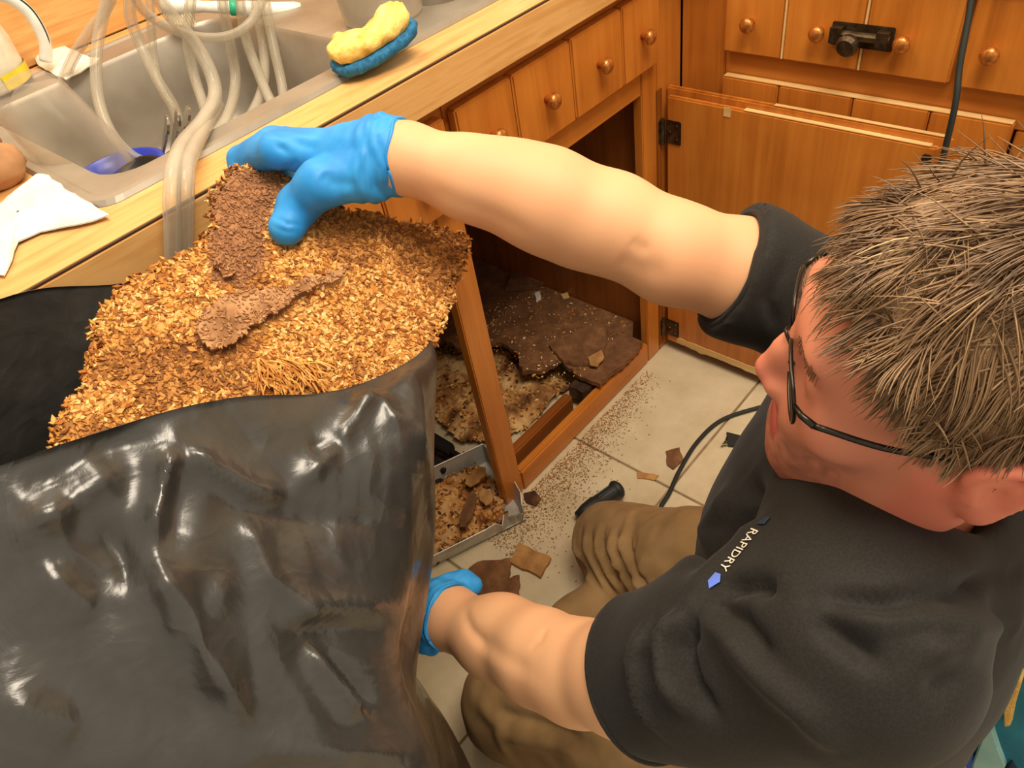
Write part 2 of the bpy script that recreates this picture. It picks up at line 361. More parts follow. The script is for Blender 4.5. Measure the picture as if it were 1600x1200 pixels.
def soft(name, V, Q, mats, parent, col=None):
    me = bpy.data.meshes.new(name); org = np.array(rootloc(parent)); me.from_pydata((V-org).tolist(), [], Q.tolist()); me.update()
    me.polygons.foreach_set('use_smooth', [True]*len(me.polygons))
    if col is not None:
        ca = me.color_attributes.new('Col', 'FLOAT_COLOR', 'POINT'); ca.data.foreach_set('color', np.c_[col, np.ones(len(V))].astype(np.float32).ravel())
    return link(name, me, mats, parent)
def surface_hits(V, Q, pix):                                # where sight lines measured in the photograph meet a surface
    t = BVHTree.FromPolygons(V.tolist(), Q.tolist()); out = []
    for p in pix:
        h = t.ray_cast(Vector(CAM), Vector(ray(*p)).normalized())
        if h[0] is not None: out.append(np.array(h[0]))
    return out
def folds(V, Q, lines, cusp=False):                                     # raise / sink the surface along measured fold lines
    N = vnormals(V, Q); D = np.zeros(len(V))
    for pix, w, amp in lines:
        H = surface_hits(V, Q, pix); L = len(H)
        if L < 2: continue
        for i in range(L-1):
            pass
        best = np.full(len(V), 9.0); tt = np.zeros(len(V))
        for i in range(L-1):
            d, t = seg_dist(V, H[i], H[i+1]); m = d < best; best[m] = d[m]; tt[m] = (i+t[m])/(L-1)
        D += amp*(np.exp(-(best/w)**2) if not cusp else np.exp(-best/(w*.9)))*np.clip(np.sin(PI*np.clip(tt, 0.04, 0.96))*1.6, 0, 1)
    return V+N*D[:, None]

# ================================================================== the room
b = MB().box(-1.6, 2.2, -2.4, 0.64, -0.06, -0.004)
floor = struct(obj('floor', b, 'grout'))
tile_mb = MB().box(-0.1985, 0.1985, -0.1985, 0.1985, -0.006, 0.0)
tile0 = None
for i in range(-7, 5):
    for j in range(-6, 4):
        cx, cy = 0.825+0.402*i+0.201, -0.25+0.402*j+0.201
        if not (-1.4 < cx < 2.0 and -2.2 < cy < 0.45): continue
        if tile0 is None:
            tile0 = obj('tile', tile_mb, 'tile', floor, bevel=0.0015, seg=1); t = tile0
        else:
            t = tile0.copy(); COL.objects.link(t)
        t.location = Vector((cx, cy, -0.003+random.uniform(-0.0004, 0.0004)))-floor.location
struct(obj('wall_back', MB().box(-1.6, 2.2, 0.64, 0.72, 0, 2.5), 'plaster'))
struct(obj('wall_right', MB().box(1.87, 1.95, -2.4, 0.64, 0, 2.5), 'plaster'))
tag(obj('backsplash', MB().box(-1.2, 1.866, 0.618, 0.638, 0.929, 1.42), 'lam_x', bevel=0.002), 'wood-grain laminate backsplash panel on the wall behind the sink', 'backsplash')

# ------------------------------------------------------------------ sink base cabinet (front plane y = 0)
ct = thing('sink_cabinet', 'open oak sink base cabinet with a rotted broken floor and a row of small knobs', 'cabinet', (0.9, 0.2, 0))
def part(name, x0, x1, y0, y1, z0, z1, m, par, bev=0.002, **k): return obj(name, MB().box(x0, x1, y0, y1, z0, z1), m, par, bevel=bev, **k)
part('stile', 0.590, 0.643, 0.0, 0.021, 0.004, 0.872, 'oak_z', ct)
part('stile', 1.121, 1.168, 0.0, 0.021, 0.004, 0.872, 'oak_z', ct)
part('corner_panel', 1.169, 1.253, 0.0, 0.021, 0.004, 0.872, 'oak_z', ct)
part('stile', -0.66, -0.60, 0.0, 0.021, 0.004, 0.872, 'oak_z', ct)
part('top_rail', 0.644, 1.120, 0.001, 0.021, 0.67, 0.871, 'oak_x', ct)
part('top_rail', -0.599, 0.589, 0.001, 0.021, 0.67, 0.871, 'oak_x', ct)
part('bottom_rail', 0.644, 1.120, -0.001, 0.020, 0.002, 0.062, 'oak_x', ct, 0.004)
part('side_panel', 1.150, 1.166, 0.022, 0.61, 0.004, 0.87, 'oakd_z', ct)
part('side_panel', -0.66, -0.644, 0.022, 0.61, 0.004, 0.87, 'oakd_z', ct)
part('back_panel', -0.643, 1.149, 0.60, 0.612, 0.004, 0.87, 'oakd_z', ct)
def knob(x, y, z, n, par):
    pr = [(0, 0.0), (0.006, 0.0), (0.005, 0.007), (0.0085, 0.011), (0.0128, 0.015), (0.0128, 0.019), (0.010, 0.0225), (0.005, 0.025), (0, 0.0255)]
    o = obj('knob', MB().lathe(pr, (x, y, z), n, 14), 'brass', par, smooth=True); return o
def front(xs, z0, z1, par, knobs, plane='y', at=0.0):
    fr = None
    for i in range(len(xs)-1):
        a, c = xs[i]+0.0012, xs[i+1]-0.0012
        if plane == 'y': mbx = MB().box(a, c, at-0.019, at-0.0005, z0, z1)
        else: mbx = MB().box(at-0.019, at-0.0005, min(-a, -c), max(-a, -c), z0, z1)
        if fr is None: fr = obj('drawer_front' if par.get('category') else 'door', mbx, 'oak_z', par, bevel=0.003)
        else: obj('board', mbx, 'oak_z', fr, bevel=0.003)
    for x in knobs:
        if plane == 'y': knob(x, at-0.019, 0.787, (0, -1, 0), fr)
        else: knob(at-0.019, -x, 0.776, (-1, 0, 0), fr)
    return fr
front([0.650, 0.770, 0.908, 1.043, 1.154], 0.722, 0.850, ct, [0.713, 0.839, 0.975, 1.099])
front([0.128, 0.245, 0.375, 0.497, 0.632], 0.720, 0.850, ct, [0.565, 0.44, 0.31, 0.19])
front([-0.40, -0.27, -0.14, -0.01, 0.118], 0.720, 0.850, ct, [-0.33, -0.2, -0.07, 0.05])
# broken cabinet floor
def shard(pts, z, th, tilt=(0, 0)):
    P = np.array(pts, float); c = P.mean(0); n = len(P)
    Z = z+(P[:, 0]-c[0])*tilt[0]+(P[:, 1]-c[1])*tilt[1]
    return MB().prism(np.c_[P, Z], (0, 0, th))
def ragged(pts, amp=0.004, step=0.012, seed=0, close=True):
    r = random.Random(seed); out = []; n = len(pts)
    for i in range(n if close else n-1):
        a = np.array(pts[i]); c = np.array(pts[(i+1) % n]); L = np.linalg.norm(c-a); k = max(1, int(L/step))
        for j in range(k):
            p = a+(c-a)*j/k; nn = np.array([-(c-a)[1], (c-a)[0]])/(L+1e-9); out.append(p+nn*r.uniform(-amp, amp)*(j > 0))
    return out
def plane_pts(pix, z): return [tuple(onZ(px, py, z)[:2]) for px, py in pix]
zf = 0.085
edge = plane_pts([(690, 528), (722, 545), (752, 538), (783, 535), (808, 552), (816, 580), (845, 580), (878, 563), (900, 585), (938, 600), (962, 578), (985, 560), (1008, 530)], zf)
bf = ragged(edge, 0.004, 0.01, 3, False)+[(1.1, 0.03), (1.148, 0.06), (1.148, 0.59), (0.1, 0.59), (0.1, 0.47)]
bmf = MB().prism(np.c_[np.array(bf), np.full(len(bf), zf-0.012)], (0, 0, 0.012))
cfl = obj('cabinet_floor', bmf, 'brownboard', ct)
obj('lifted_layer', MB().prism(np.c_[np.array(ragged(plane_pts([(858, 540), (905, 516), (950, 512), (945, 548), (925, 570), (880, 565)], 0.094), 0.003, 0.01, 5)), np.full(1, 0.088).repeat(len(ragged(plane_pts([(858, 540), (905, 516), (950, 512), (945, 548), (925, 570), (880, 565)], 0.094), 0.003, 0.01, 5)))], (0.002, 0.002, 0.007)), 'brownboard', cfl)
obj('lifted_layer', shard(ragged(plane_pts([(790, 455), (800, 425), (838, 408), (868, 425), (840, 452)], 0.09), 0.003, 0.012, 8), 0.089, 0.005), 'brownboard', cfl)
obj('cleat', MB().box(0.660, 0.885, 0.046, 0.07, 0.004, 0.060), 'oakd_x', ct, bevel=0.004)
obj('cleat', shard(ragged([(0.90, 0.03), (0.99, 0.024), (1.0, 0.06), (0.9, 0.07)], 0.004, 0.015, 4), 0.03, 0.035), 'rot', ct)
for k, (x, z, l) in enumerate([(0.545, 0.004, 0.52), (0.575, 0.024, 0.5), (0.602, 0.044, 0.47), (0.628, 0.012, 0.42), (0.513, 0.016, 0.50)]):
    obj('rotten_plank', MB().prism([(x-0.014+random.uniform(-.006, .006), 0.145+0.012*k, z+.004), (x+0.012, 0.142+0.02*k, z+.002), (x+0.016+random.uniform(-.006, .006), 0.02+l, z+.003), (x-0.012, 0.02+l, z+.005)], (0, 0, 0.016)), 'blackwood', ct, bevel=0.003)
# open door, hinged on the right stile, swung out 90 degrees
door = obj('door', MB().box(1.197, 1.208, -0.510, -0.004, 0.018, 0.658), 'oak_z', ct, bevel=0.003)
obj('inner_panel', MB().box(1.185, 1.1968, -0.496, -0.012, 0.030, 0.645), 'oak_z', door, bevel=0.003)
obj('tape_scrap', MB().box(1.1838, 1.185, -0.146, -0.132, 0.628, 0.6455), 'rawwood', door, bevel=0.0004)
strip = []
for i in range(24):
    y = -0.04-0.30*i/23; strip.append((1.1835, y, 0.052+0.004*mn.noise((i*0.7, 1, 0))+0.0015*i/23))
for i in range(23, -1, -1):
    y = -0.04-0.30*i/23; strip.append((1.1835, y, 0.036-0.0055*abs(mn.noise((i*0.9, 5, 0)))*2))
obj('splintered_strip', MB().prism(strip, (0.0014, 0, 0)), 'rawwood', door)
for zc in (0.575, 0.075):
    h = obj('hinge', MB().box(1.182, 1.1848, -0.045, -0.012, zc-0.024, zc+0.024), 'bronze', door, bevel=0.002)
    obj('hinge_barrel', MB().tube([(1.178, -0.006, zc-0.026), (1.178, -0.006, zc+0.026)], 0.0055, 10).box(1.1695, 1.178, -0.0045, -0.001, zc-0.022, zc+0.022), 'bronze', h)
    for a, c in ((-0.036, 0.014), (-0.036, -0.014), (-0.021, 0)):
        obj('screw', MB().lathe([(0, -.0005), (0.0035, -.0005), (0.0025, 0.001), (0, 0.0012)], (1.182, a, zc+c), (-1, 0, 0), 8), 'gunmetal', h)
b = MB().box(1.1864, 1.1964, -0.485, -0.17, 0.6447, 0.6457).box(1.1985, 1.2065, -0.50, -0.22, 0.6577, 0.6585)
obj('worn_edge', b, 'rawwood', door)
obj('catch', MB().box(1.178, 1.1848, -0.492, -0.478, 0.62, 0.634), 'bronze', door, bevel=0.002)
part('door_jamb', 1.1685, 1.1835, -0.003, -0.0005, 0.02, 0.66, 'oakd_z', ct, 0.0005)

# ------------------------------------------------------------------ corner run on the right (front plane x = 1.254)
rc = thing('corner_cabinet', 'oak cabinet run on the right with a black slide bolt across its drawer front', 'cabinet', (1.55, -0.6, 0))
XR = 1.2545
part('stile', XR, XR+0.02, -0.092, -0.001, 0.004, 0.872, 'oak_z', rc)
part('face_frame', XR, XR+0.02, -1.6, -0.093, 0.66, 0.871, 'oak_y', rc)
part('face_frame', XR, XR+0.02, -1.6, -0.093, 0.004, 0.06, 'oak_y', rc)
part('stile', XR, XR+0.02, -0.64, -0.58, 0.061, 0.659, 'oak_z', rc)
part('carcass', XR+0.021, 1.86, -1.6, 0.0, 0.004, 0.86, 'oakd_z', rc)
fr1 = front([0.096, 0.207, 0.338, 0.475], 0.720, 0.848, rc, [0.148, 0.269, 0.401], 'x', XR)
fr2 = front([0.483, 0.60, 0.73, 0.86], 0.718, 0.846, rc, [0.522, 0.665, 0.79], 'x', XR)
d2 = None
for a, c in ((0.096, 0.207), (0.207, 0.338), (0.338, 0.46), (0.46, 0.578)):
    mbx = MB().box(XR-0.019, XR-0.0005, -c+0.001, -a-0.001, 0.03, 0.676)
    if d2 is None: d2 = obj('door', mbx, 'oak_z', rc, bevel=0.003)
    else: obj('board', mbx, 'oak_z', d2, bevel=0.003)
d3 = None
for a, c in ((0.645, 0.76), (0.76, 0.88), (0.88, 1.0)):
    mbx = MB().box(XR-0.019, XR-0.0005, -c+0.001, -a-0.001, 0.03, 0.676)
    if d3 is None: d3 = obj('door', mbx, 'oak_z', rc, bevel=0.003)
    else: obj('board', mbx, 'oak_z', d3, bevel=0.003)
for yy in (0.207, 0.338):
    obj('worn_joint', MB().box(XR-0.0186, XR-0.014, -yy-0.0016, -yy+0.0016, 0.722, 0.846), 'rawwood', fr1)
obj('worn_edge', MB().box(XR-0.017, XR-0.003, -0.575, -0.10, 0.6757, 0.6768), 'rawwood', d2)
xb = XR-0.0195
bolt = obj('slide_bolt', MB().box(xb-0.004, xb, -0.385, -0.288, 0.758, 0.794), 'bronze', fr1, bevel=0.0015)
b = MB().tube([(xb-0.010, -0.382, 0.778), (xb-0.010, -0.291, 0.778)], 0.007, 12)
for yy in (-0.30, -0.372): b.box(xb-0.019, xb-0.003, yy-0.009, yy+0.009, 0.766, 0.790)
b.lathe([(0.006, 0), (0.006, 0.014), (0.0165, 0.018), (0.0175, 0.026), (0.013, 0.032), (0, 0.034)], (xb-0.012, -0.328, 0.776), (-1, 0, -0.15), 16)
obj('bolt_bar', b, 'bronze', bolt, smooth=False, bevel=0.0008)

# ------------------------------------------------------------------ countertop with a drop-in steel sink
CT = 0.928
ctop = thing('countertop', 'butcher-block laminate countertop running along the sink and round the corner', 'countertop', (0.6, 0.3, CT))
b = MB()
SX0, SX1, SY0, SY1 = 0.215, 1.03, 0.062, 0.545            # cut-out
b.box(-1.2, SX0, -0.028, 0.617, CT-0.036, CT).box(SX1, 1.866, -0.028, 0.617, CT-0.036, CT).box(SX0, SX1, -0.028, SY0, CT-0.036, CT).box(SX0, SX1, SY1, 0.617, CT-0.036, CT)
b2 = MB().box(1.226, 1.866, -1.6, -0.0285, CT-0.036, CT)
obj('worktop', b, 'lam_x', ctop, fixn=True); obj('worktop', b2, 'lam_y', ctop)
obj('edge_band', MB().box(-1.2, 1.226, -0.0325, -0.0282, CT-0.055, CT-0.003), 'lam_x', ctop, bevel=0.001)
obj('edge_band', MB().box(1.2215, 1.2257, -1.6, -0.033, CT-0.055, CT-0.003), 'lam_y', ctop, bevel=0.001)
obj('edge_seam', MB().box(-1.2, 1.226, -0.0315, -0.0285, CT-0.0029, CT-0.0008), 'darkseam', ctop)
obj('edge_core', MB().box(-1.2, 1.25, -0.028, -0.005, CT-0.054, CT-0.0365), 'lam_x', ctop)

def rrect(x0, x1, y0, y1, r, n=6):
    out = []
    for cx, cy, a0 in ((x1-r, y1-r, 0), (x0+r, y1-r, 90), (x0+r, y0+r, 180), (x1-r, y0+r, 270)):
        for a in np.linspace(a0, a0+90, n): out.append((cx+r*math.cos(math.radians(a)), cy+r*math.sin(math.radians(a))))
    return np.array(out)
sk = thing('kitchen_sink', 'dull stainless steel sink with a raised rim set into the wood-grain counter', 'sink', (0.6, 0.3, CT))
def ring(x0, x1, y0, y1, r, z): q = rrect(x0, x1, y0, y1, r); return np.c_[q, np.full(len(q), z)]
rings = [ring(0.196, 1.05, 0.040, 0.565, 0.03, CT+0.0005), ring(0.199, 1.047, 0.043, 0.562, 0.03, CT+0.006), ring(0.207, 1.039, 0.051, 0.554, 0.028, CT+0.0065), ring(0.212, 1.034, 0.056, 0.549, 0.028, CT+0.0035)]
outer = np.array(rings)
b = MB().grid(outer, closed=True)
# deck with two basin openings: built as strips
dz = CT+0.0035
def basin(x0, x1, y0, y1, depth):
    R = [ring(x0, x1, y0, y1, 0.045, dz), ring(x0+0.004, x1-0.004, y0+0.004, y1-0.004, 0.045, dz-0.006), ring(x0+0.010, x1-0.010, y0+0.010, y1-0.010, 0.05, dz-depth*0.5),
         ring(x0+0.016, x1-0.016, y0+0.016, y1-0.016, 0.055, dz-depth+0.03), ring(x0+0.026, x1-0.026, y0+0.026, y1-0.026, 0.06, dz-depth+0.008), ring(x0+0.05, x1-0.05, y0+0.05, y1-0.05, 0.06, dz-depth)]
    m = MB().grid(np.array(R), closed=True); n = len(R[-1]); m.f.append(tuple(range(5*n, 6*n))); m.m.append(0)
    return m, R[0]
def deck(x0, x1, y0, y1, hole, z):                          # flat ring between a rectangle and a rounded hole
    n = len(hole); q = hole[:, :2]; c = np.array([(x0+x1)/2, (y0+y1)/2]); O = []
    for p in q:
        O.append((x1 if abs(p[0]-hole[:, 0].max()) < 0.046 and False else p[0], p[1]))
    O = rrect(x0, x1, y0, y1, 0.0005, 6)
    return MB().grid(np.array([np.c_[O, np.full(n, z)], hole]), closed=True)
m1, r1 = basin(0.236, 0.625, 0.088, 0.487, 0.165)
m2, r2 = basin(0.765, 1.015, 0.10, 0.487, 0.165)
for mm, nm in ((m1, 'basin'), (m2, 'basin')):
    o = obj(nm, mm, 'steel', sk, smooth=True)
b.add(*[(lambda g: (np.concatenate(g.v), g.f))(deck(0.212, 0.70, 0.056, 0.549, r1, dz))][0])
b.add(*[(lambda g: (np.concatenate(g.v), g.f))(deck(0.70, 1.034, 0.056, 0.549, r2, dz))][0])
obj('rim', b, 'steel', sk)

# ================================================================== things on the counter
rib = lambda pts: spline(pts, 7)
def yp(L): return [onY(px, py, y) for px, py, y in L]
TG = 'clear hoses hanging over the sink'
def hose(L, label, r=0.0075, name='hose'):
    P = rib(yp(L)); b = MB().tube(P, r, 10, cap=False).tube(P, r*0.68, 10, cap=False)
    return tag(obj(name, b, 'tube', smooth=True), label, 'hose', TG)
top = 1.3
hose([(195, -60, .40), (168, 10, .42), (140, 50, .44), (112, 95, .46), (97, 132, .47)], 'clear hose arching left over the back rim above the paper towel')
hose([(180, -60, .36), (163, 15, .37), (151, 80, .36), (153, 150, .33), (172, 205, .29), (205, 243, .26), (240, 258, .25)], 'clear hose curving down the back wall towards the blue bowl')
hose([(205, -60, .32), (203, 20, .33), (220, 70, .32), (246, 125, .29), (270, 165, .27), (280, 195, .26)], 'clear hose slanting down into the cutlery handles')
hose([(232, -60, .38), (235, 20, .38), (240, 90, .38), (252, 140, .35), (272, 172, .32)], 'thin clear hose hanging straight down behind the cutlery', 0.006)
hose([(305, -60, .34), (296, 20, .35), (294, 70, .36), (304, 120, .35), (318, 165, .31), (330, 215, .26)], 'clear hose bowing right beside the front loop in the middle of the sink')
hose([(345, -60, .30), (347, 0, .31), (358, 60, .32), (368, 125, .31), (356, 180, .27), (325, 222, .23), (298, 232, .22)], 'clear hose curling forward along the bottom near the gloved hand')
hose([(372, -60, .32), (376, 10, .33), (386, 65, .33), (408, 125, .29), (432, 178, .23)], 'clear hose falling diagonally to the right across two others')
hose([(398, -60, .34), (400, 10, .35), (411, 70, .34), (412, 130, .30), (392, 180, .26), (360, 212, .23)], 'clear hose crossing behind the diagonal one and curling left')
hose([(412, -60, .32), (416, 10, .33), (428, 75, .31), (440, 130, .28), (446, 180, .24)], 'rightmost clear hose hanging straight into the sink')
hose([(200, -30, .28), (222, 14, .29), (262, 42, .29), (310, 58, .29), (358, 56, .29), (392, 34, .29), (415, -10, .29)], 'clear hose looping sideways in front of the white brush', 0.0065)
hose([(215, -50, .20), (262, 18, .20), (300, 62, .19), (327, 108, .17), (336, 150, .14), (316, 190, .09), (286, 225, .03), (272, 262, -.025), (268, 310, -.048), (269, 350, -.050), (270, 402, -.050)], 'long clear hose draped over the front counter edge', 0.0085)
hose([(340, 165, .15), (322, 196, .09), (304, 228, .03), (293, 258, -.02), (290, 300, -.046), (290, 345, -.048), (289, 396, -.048)], 'shorter clear hose end hanging beside the long one at the counter edge', 0.0085)

# clear tilted bottle lying in the left end of the sink
A = onY(20, 130, 0.27); B_ = onY(172, 282, 0.20); ax = B_-A; L = np.linalg.norm(ax)
pr = [(0.0, 0.0), (0.022, 0.0), (0.034, 0.006), (0.043, 0.022), (0.045, 0.05), (0.045, L*0.75), (0.043, L*0.9), (0.040, L), (0.0375, L), (0.0405, L*0.9), (0.0425, L*0.75), (0.0425, 0.05), (0.04, 0.024), (0.0, 0.004)]
bt = obj('beaker', MB().lathe(pr, A, ax, 28), 'clearplastic', smooth=True)
tag(bt, 'large clear plastic beaker lying tilted over the left end of the sink', 'beaker')
# blue bowl and dark ladle
bz = onZ(186, 268, 0.868); c = (bz[0], bz[1], 0.771)
bw = obj('bowl', MB().lathe([(0, 0), (0.034, 0), (0.038, 0.004), (0.052, 0.03), (0.058, 0.07), (0.061, 0.097), (0.063, 0.099), (0.059, 0.099), (0.054, 0.07), (0.048, 0.032), (0.034, 0.008), (0, 0.006)], c, (0.0, 0.0, 1), 28), 'bluebowl', smooth=True)
tag(bw, 'royal blue bowl standing in the sink under the clear beaker', 'bowl')
lp = onZ(222, 277, 0.872)
sp = obj('ladle', MB().lathe([(0, -.014), (0.018, -.011), (0.030, -.003), (0.034, 0.005), (0.031, 0.005), (0.016, -.007), (0, -.010)], lp, (-.25, -.2, 1), 20).tube(rib([lp+[0.03, 0.005, 0.003], lp+[.06, .012, .004], lp+[.10, .03, -.01]]), [0.005]*15, 8), 'blackplastic', smooth=True)
tag(sp, 'black plastic ladle lying beside the blue bowl', 'ladle')
def fork(p0, p1, label, tines):
    p0, p1 = np.array(p0), np.array(p1); d = _n(p1-p0); side = _n(np.cross(d, (0.6, -.75, 0.3))); nrm = np.cross(side, d); L = np.linalg.norm(p1-p0)
    def prof(ts): # (t, halfwidth)
        Lf = [p0+d*L*t+side*w for t, w in ts]; Rt = [p0+d*L*t-side*w for t, w in ts][::-1]; return [q-nrm*0.001 for q in Lf+Rt]
    h = [(0.40, .0042), (0.55, .005), (0.72, .0068), (0.80, .0092), (0.85, .0080), (0.91, .0130), (0.955, .0118), (0.985, .0070), (1.0, .0015)]
    b = MB().prism(prof(h), nrm*0.0032)
    t = obj(tines, b, 'silver', bevel=0.0006)
    if tines == 'fork':
        m = MB().prism(prof([(0.19, .011), (0.30, .011), (0.36, .005), (0.42, .003)]), nrm*0.002)
        for k in range(4): a = p0+side*(-.0092+.0061*k); m.prism([a+side*.0014+d*L*.19, a-side*.0014+d*L*.19, a-side*.0008, a+side*.0008], nrm*0.0016)
        obj('tines', m, 'silver', t)
    else:
        V = []
        for u in np.linspace(0, 1, 9):
            w = 0.019*math.sin(PI*min(max(u, .04), .97))**0.7; V.append([p0+d*L*(0.0+0.36*u)+side*w*s-nrm*0.006*(1-s*s)*math.sin(PI*u) for s in np.linspace(-1, 1, 7)])
        V = np.array(V); obj('spoon_bowl', MB().grid(V).grid(V-nrm*0.0012), 'silver', t, smooth=True)
    return tag(t, label, 'cutlery')
fork(onZ(250, 300, 0.785), onY(296, 170, 0.20), 'silver spoon with an ornate scalloped handle, the taller right-hand piece in the sink', 'spoon')
fork(onZ(243, 302, 0.785), onY(262, 185, 0.215), 'silver fork leaning to the left of the ornate spoon in the sink', 'fork')
fork(onZ(256, 296, 0.785), onY(279, 178, 0.19), 'silver fork standing between the other two cutlery handles', 'fork')

# paper towels
def towel(outline, z, label, seed, amp=0.006, corner=None):
    P = np.array(outline); n = len(P); c = P.mean(0); R = []
    for k, s in enumerate(np.linspace(0.02, 1, 12)):
        Q = c+(P-c)*s; R.append([(x, y, z+0.002+amp*(0.9+fbm((x, y, seed), 14, 3))*(1-s**6*0.85)*0.6+0.004*abs(fbm((x*2, y*2, seed+3), 18, 2))) for x, y in Q])
    R = np.array(R); b = MB().grid(R, closed=True); b.grid(R-[0, 0, 0.0012], closed=True)
    return tag(obj('paper_towel', b, 'paper', smooth=True), label, 'paper towel')
pl = plane_pts([(70, 272), (122, 303), (172, 338), (120, 352), (62, 362), (28, 378), (18, 405), (6, 430), (-60, 420), (-60, 330), (0, 318), (38, 290)], CT+.004)
towel(ragged(pl, 0.001, 0.012, 2), CT+0.0005, 'creased white paper towel lying on the counter at the front left corner of the sink', 1.3, 0.014)
pl = plane_pts([(55, 88), (104, 76), (143, 95), (160, 97), (128, 118), (106, 130), (92, 124), (62, 106)], CT+.006)
towel(ragged(pl, 0.001, 0.012, 3), CT+0.0075, 'folded white paper towel on the back rim of the sink behind the hoses', 7.1, 0.004)
# potatoes
def potato(c, r, label, seed):
    bm = bmesh.new(); bmesh.ops.create_icosphere(bm, subdivisions=4, radius=1)
    V = np.array([v.co[:] for v in bm.verts]); F = [tuple(v.index for v in f.verts) for f in bm.faces]; bm.free()
    V = np.array([v*(1+0.10*fbm(v+seed, 1.1, 3)+0.015*fbm(v+seed, 6, 2)) for v in V])*np.array(r); V[:, 2] = np.maximum(V[:, 2], -r[2]*0.94)
    V += np.array(c)+[0, 0, r[2]*0.94]
    return tag(obj('potato', MB().add(V, F), 'potato', smooth=True), label, 'potato', 'potatoes left of the sink')
potato(onZ(10, 290, CT)+[0, 0, 0], (0.034, 0.027, 0.024), 'brown potato nearer the paper towel at the left of the sink', 2.0)
potato(onZ(-22, 258, CT)+[0, 0, 0], (0.03, 0.026, 0.024), 'brown potato half hidden behind the front one left of the sink', 5.0)
# jug
jc = np.array([0.315, 0.565, CT+0.008])
jg = obj('jug', MB().lathe([(0, 0), (0.05, 0), (0.055, 0.006), (0.056, 0.06), (0.052, 0.085), (0.035, 0.105), (0.022, 0.115), (0.022, 0.13), (0.018, 0.131), (0.0, 0.131)], jc+[-0.028, 0, 0], (0, 0, 1), 28), 'cream', smooth=True)
tag(jg, 'cream plastic jug with a looped handle at the left back of the counter', 'jug')
hp = rib([jc+[0.0, -.04, 0.108], jc+[0.035, -.045, 0.112], jc+[0.056, -.05, 0.085], jc+[0.057, -.05, 0.045], jc+[0.045, -.046, 0.018]])
obj('handle', MB().tube(hp, 0.0085, 10), 'white', jg, smooth=True)
obj('handle_stripe', MB().tube(hp+np.array([0.004, -.0072, 0.003]), 0.0013, 6), 'rubber', jg)
a = np.linspace(-1.5, 0.05, 12); lbv = np.array([[jc+[-0.028+0.0572*math.cos(t), 0.0572*math.sin(t), z] for t in a] for z in (0.004, 0.024)])
obj('label', MB().grid(lbv), 'yellow', jg)
# dish brush with white handle and green collar
p0, p1 = onY(250, 8, 0.47), onY(471, 16, 0.36)
bd = _n(p1-p0); bs = _n(np.cross(bd, (0, 0, 1))); LB = np.linalg.norm(p1-p0)
def slab_path(ts): return [p0+bd*LB*t for t in ts]
b = MB().tube(slab_path([0, .02, .12, .22, .3, .48]), [0.006, 0.013, 0.014, 0.010, 0.008, 0.0095], 12)
br = obj('dish_brush', b, 'white', smooth=True); tag(br, 'white dish brush with a green collar lying behind the hoses over the sink', 'brush')
obj('collar', MB().tube(slab_path([.48, .485, .53, .535]), [0.009, 0.0115, 0.0115, 0.009], 12), 'green', br, smooth=True)
obj('handle', MB().tube(slab_path([.535, .6, .8, .95, .995, 1.0]), [0.0095, 0.011, 0.0105, 0.012, 0.011, 0.006], 12), 'white', br, smooth=True)
b = MB()
for i in range(9):
    for j in (-1, 0, 1):
        q = p0+bd*LB*(0.02+0.02*i)+bs*0.006*j; b.tube([q, q+np.array([0.002*j, -.003, -.026])+bs*0.003*j], 0.0016, 5)
obj('bristles', b, 'cream', br)
rack = None
# scrub sponge resting on the right end of the first basin
sc_ = onZ(584, 70, 0.955); dirx = _n([0.92, -0.28, 0.20]); diry = _n(np.cross((0, 0, 1), dirx)); dirz = np.cross(dirx, diry)
def sponge_mesh(zlo, zhi, grow, sx, sy, seed, lump, wav):
    V = []; N = 40
    prof = [(0.02, zlo), (0.6, zlo), (0.95, zlo+0.1*(zhi-zlo)), (1.0, zlo+0.45*(zhi-zlo)), (0.97, zlo+0.85*(zhi-zlo)), (0.8, zhi), (0.55, zhi), (0.3, zhi), (0.02, zhi)]
    for r, z in prof:
        row = []
        for k in range(N):
            t = 2*PI*k/N; cx, sy_ = math.cos(t), math.sin(t); e = (abs(cx)**3+abs(sy_)**3)**(-1/3)
            w = 1+wav*math.sin(t*17+seed)*(r > 0.9); x, y = sx*r*e*cx*w, sy*r*e*sy_*w
            zz = z+lump*fbm((x*30, y*30, z*30+seed), 1.6, 3)*(1 if z > zlo+0.4*(zhi-zlo) else 0.1)+0.05*x*x/sx
            row.append(sc_+dirx*x+diry*y+dirz*zz)
        V.append(row)
    return MB().grid(np.array(V), closed=True)
sg = obj('scrub_sponge', sponge_mesh(-0.012, 0.004, 1, 0.060, 0.036, 1.0, 0.002, 0.03), 'scrub', smooth=True)
tag(sg, 'yellow sponge with a blue ruffled scrubber base on the sink rim', 'sponge')
obj('foam', sponge_mesh(0.003, 0.022, 1, 0.056, 0.033, 4.0, 0.009, 0.015), 'sponge', sg, smooth=True)
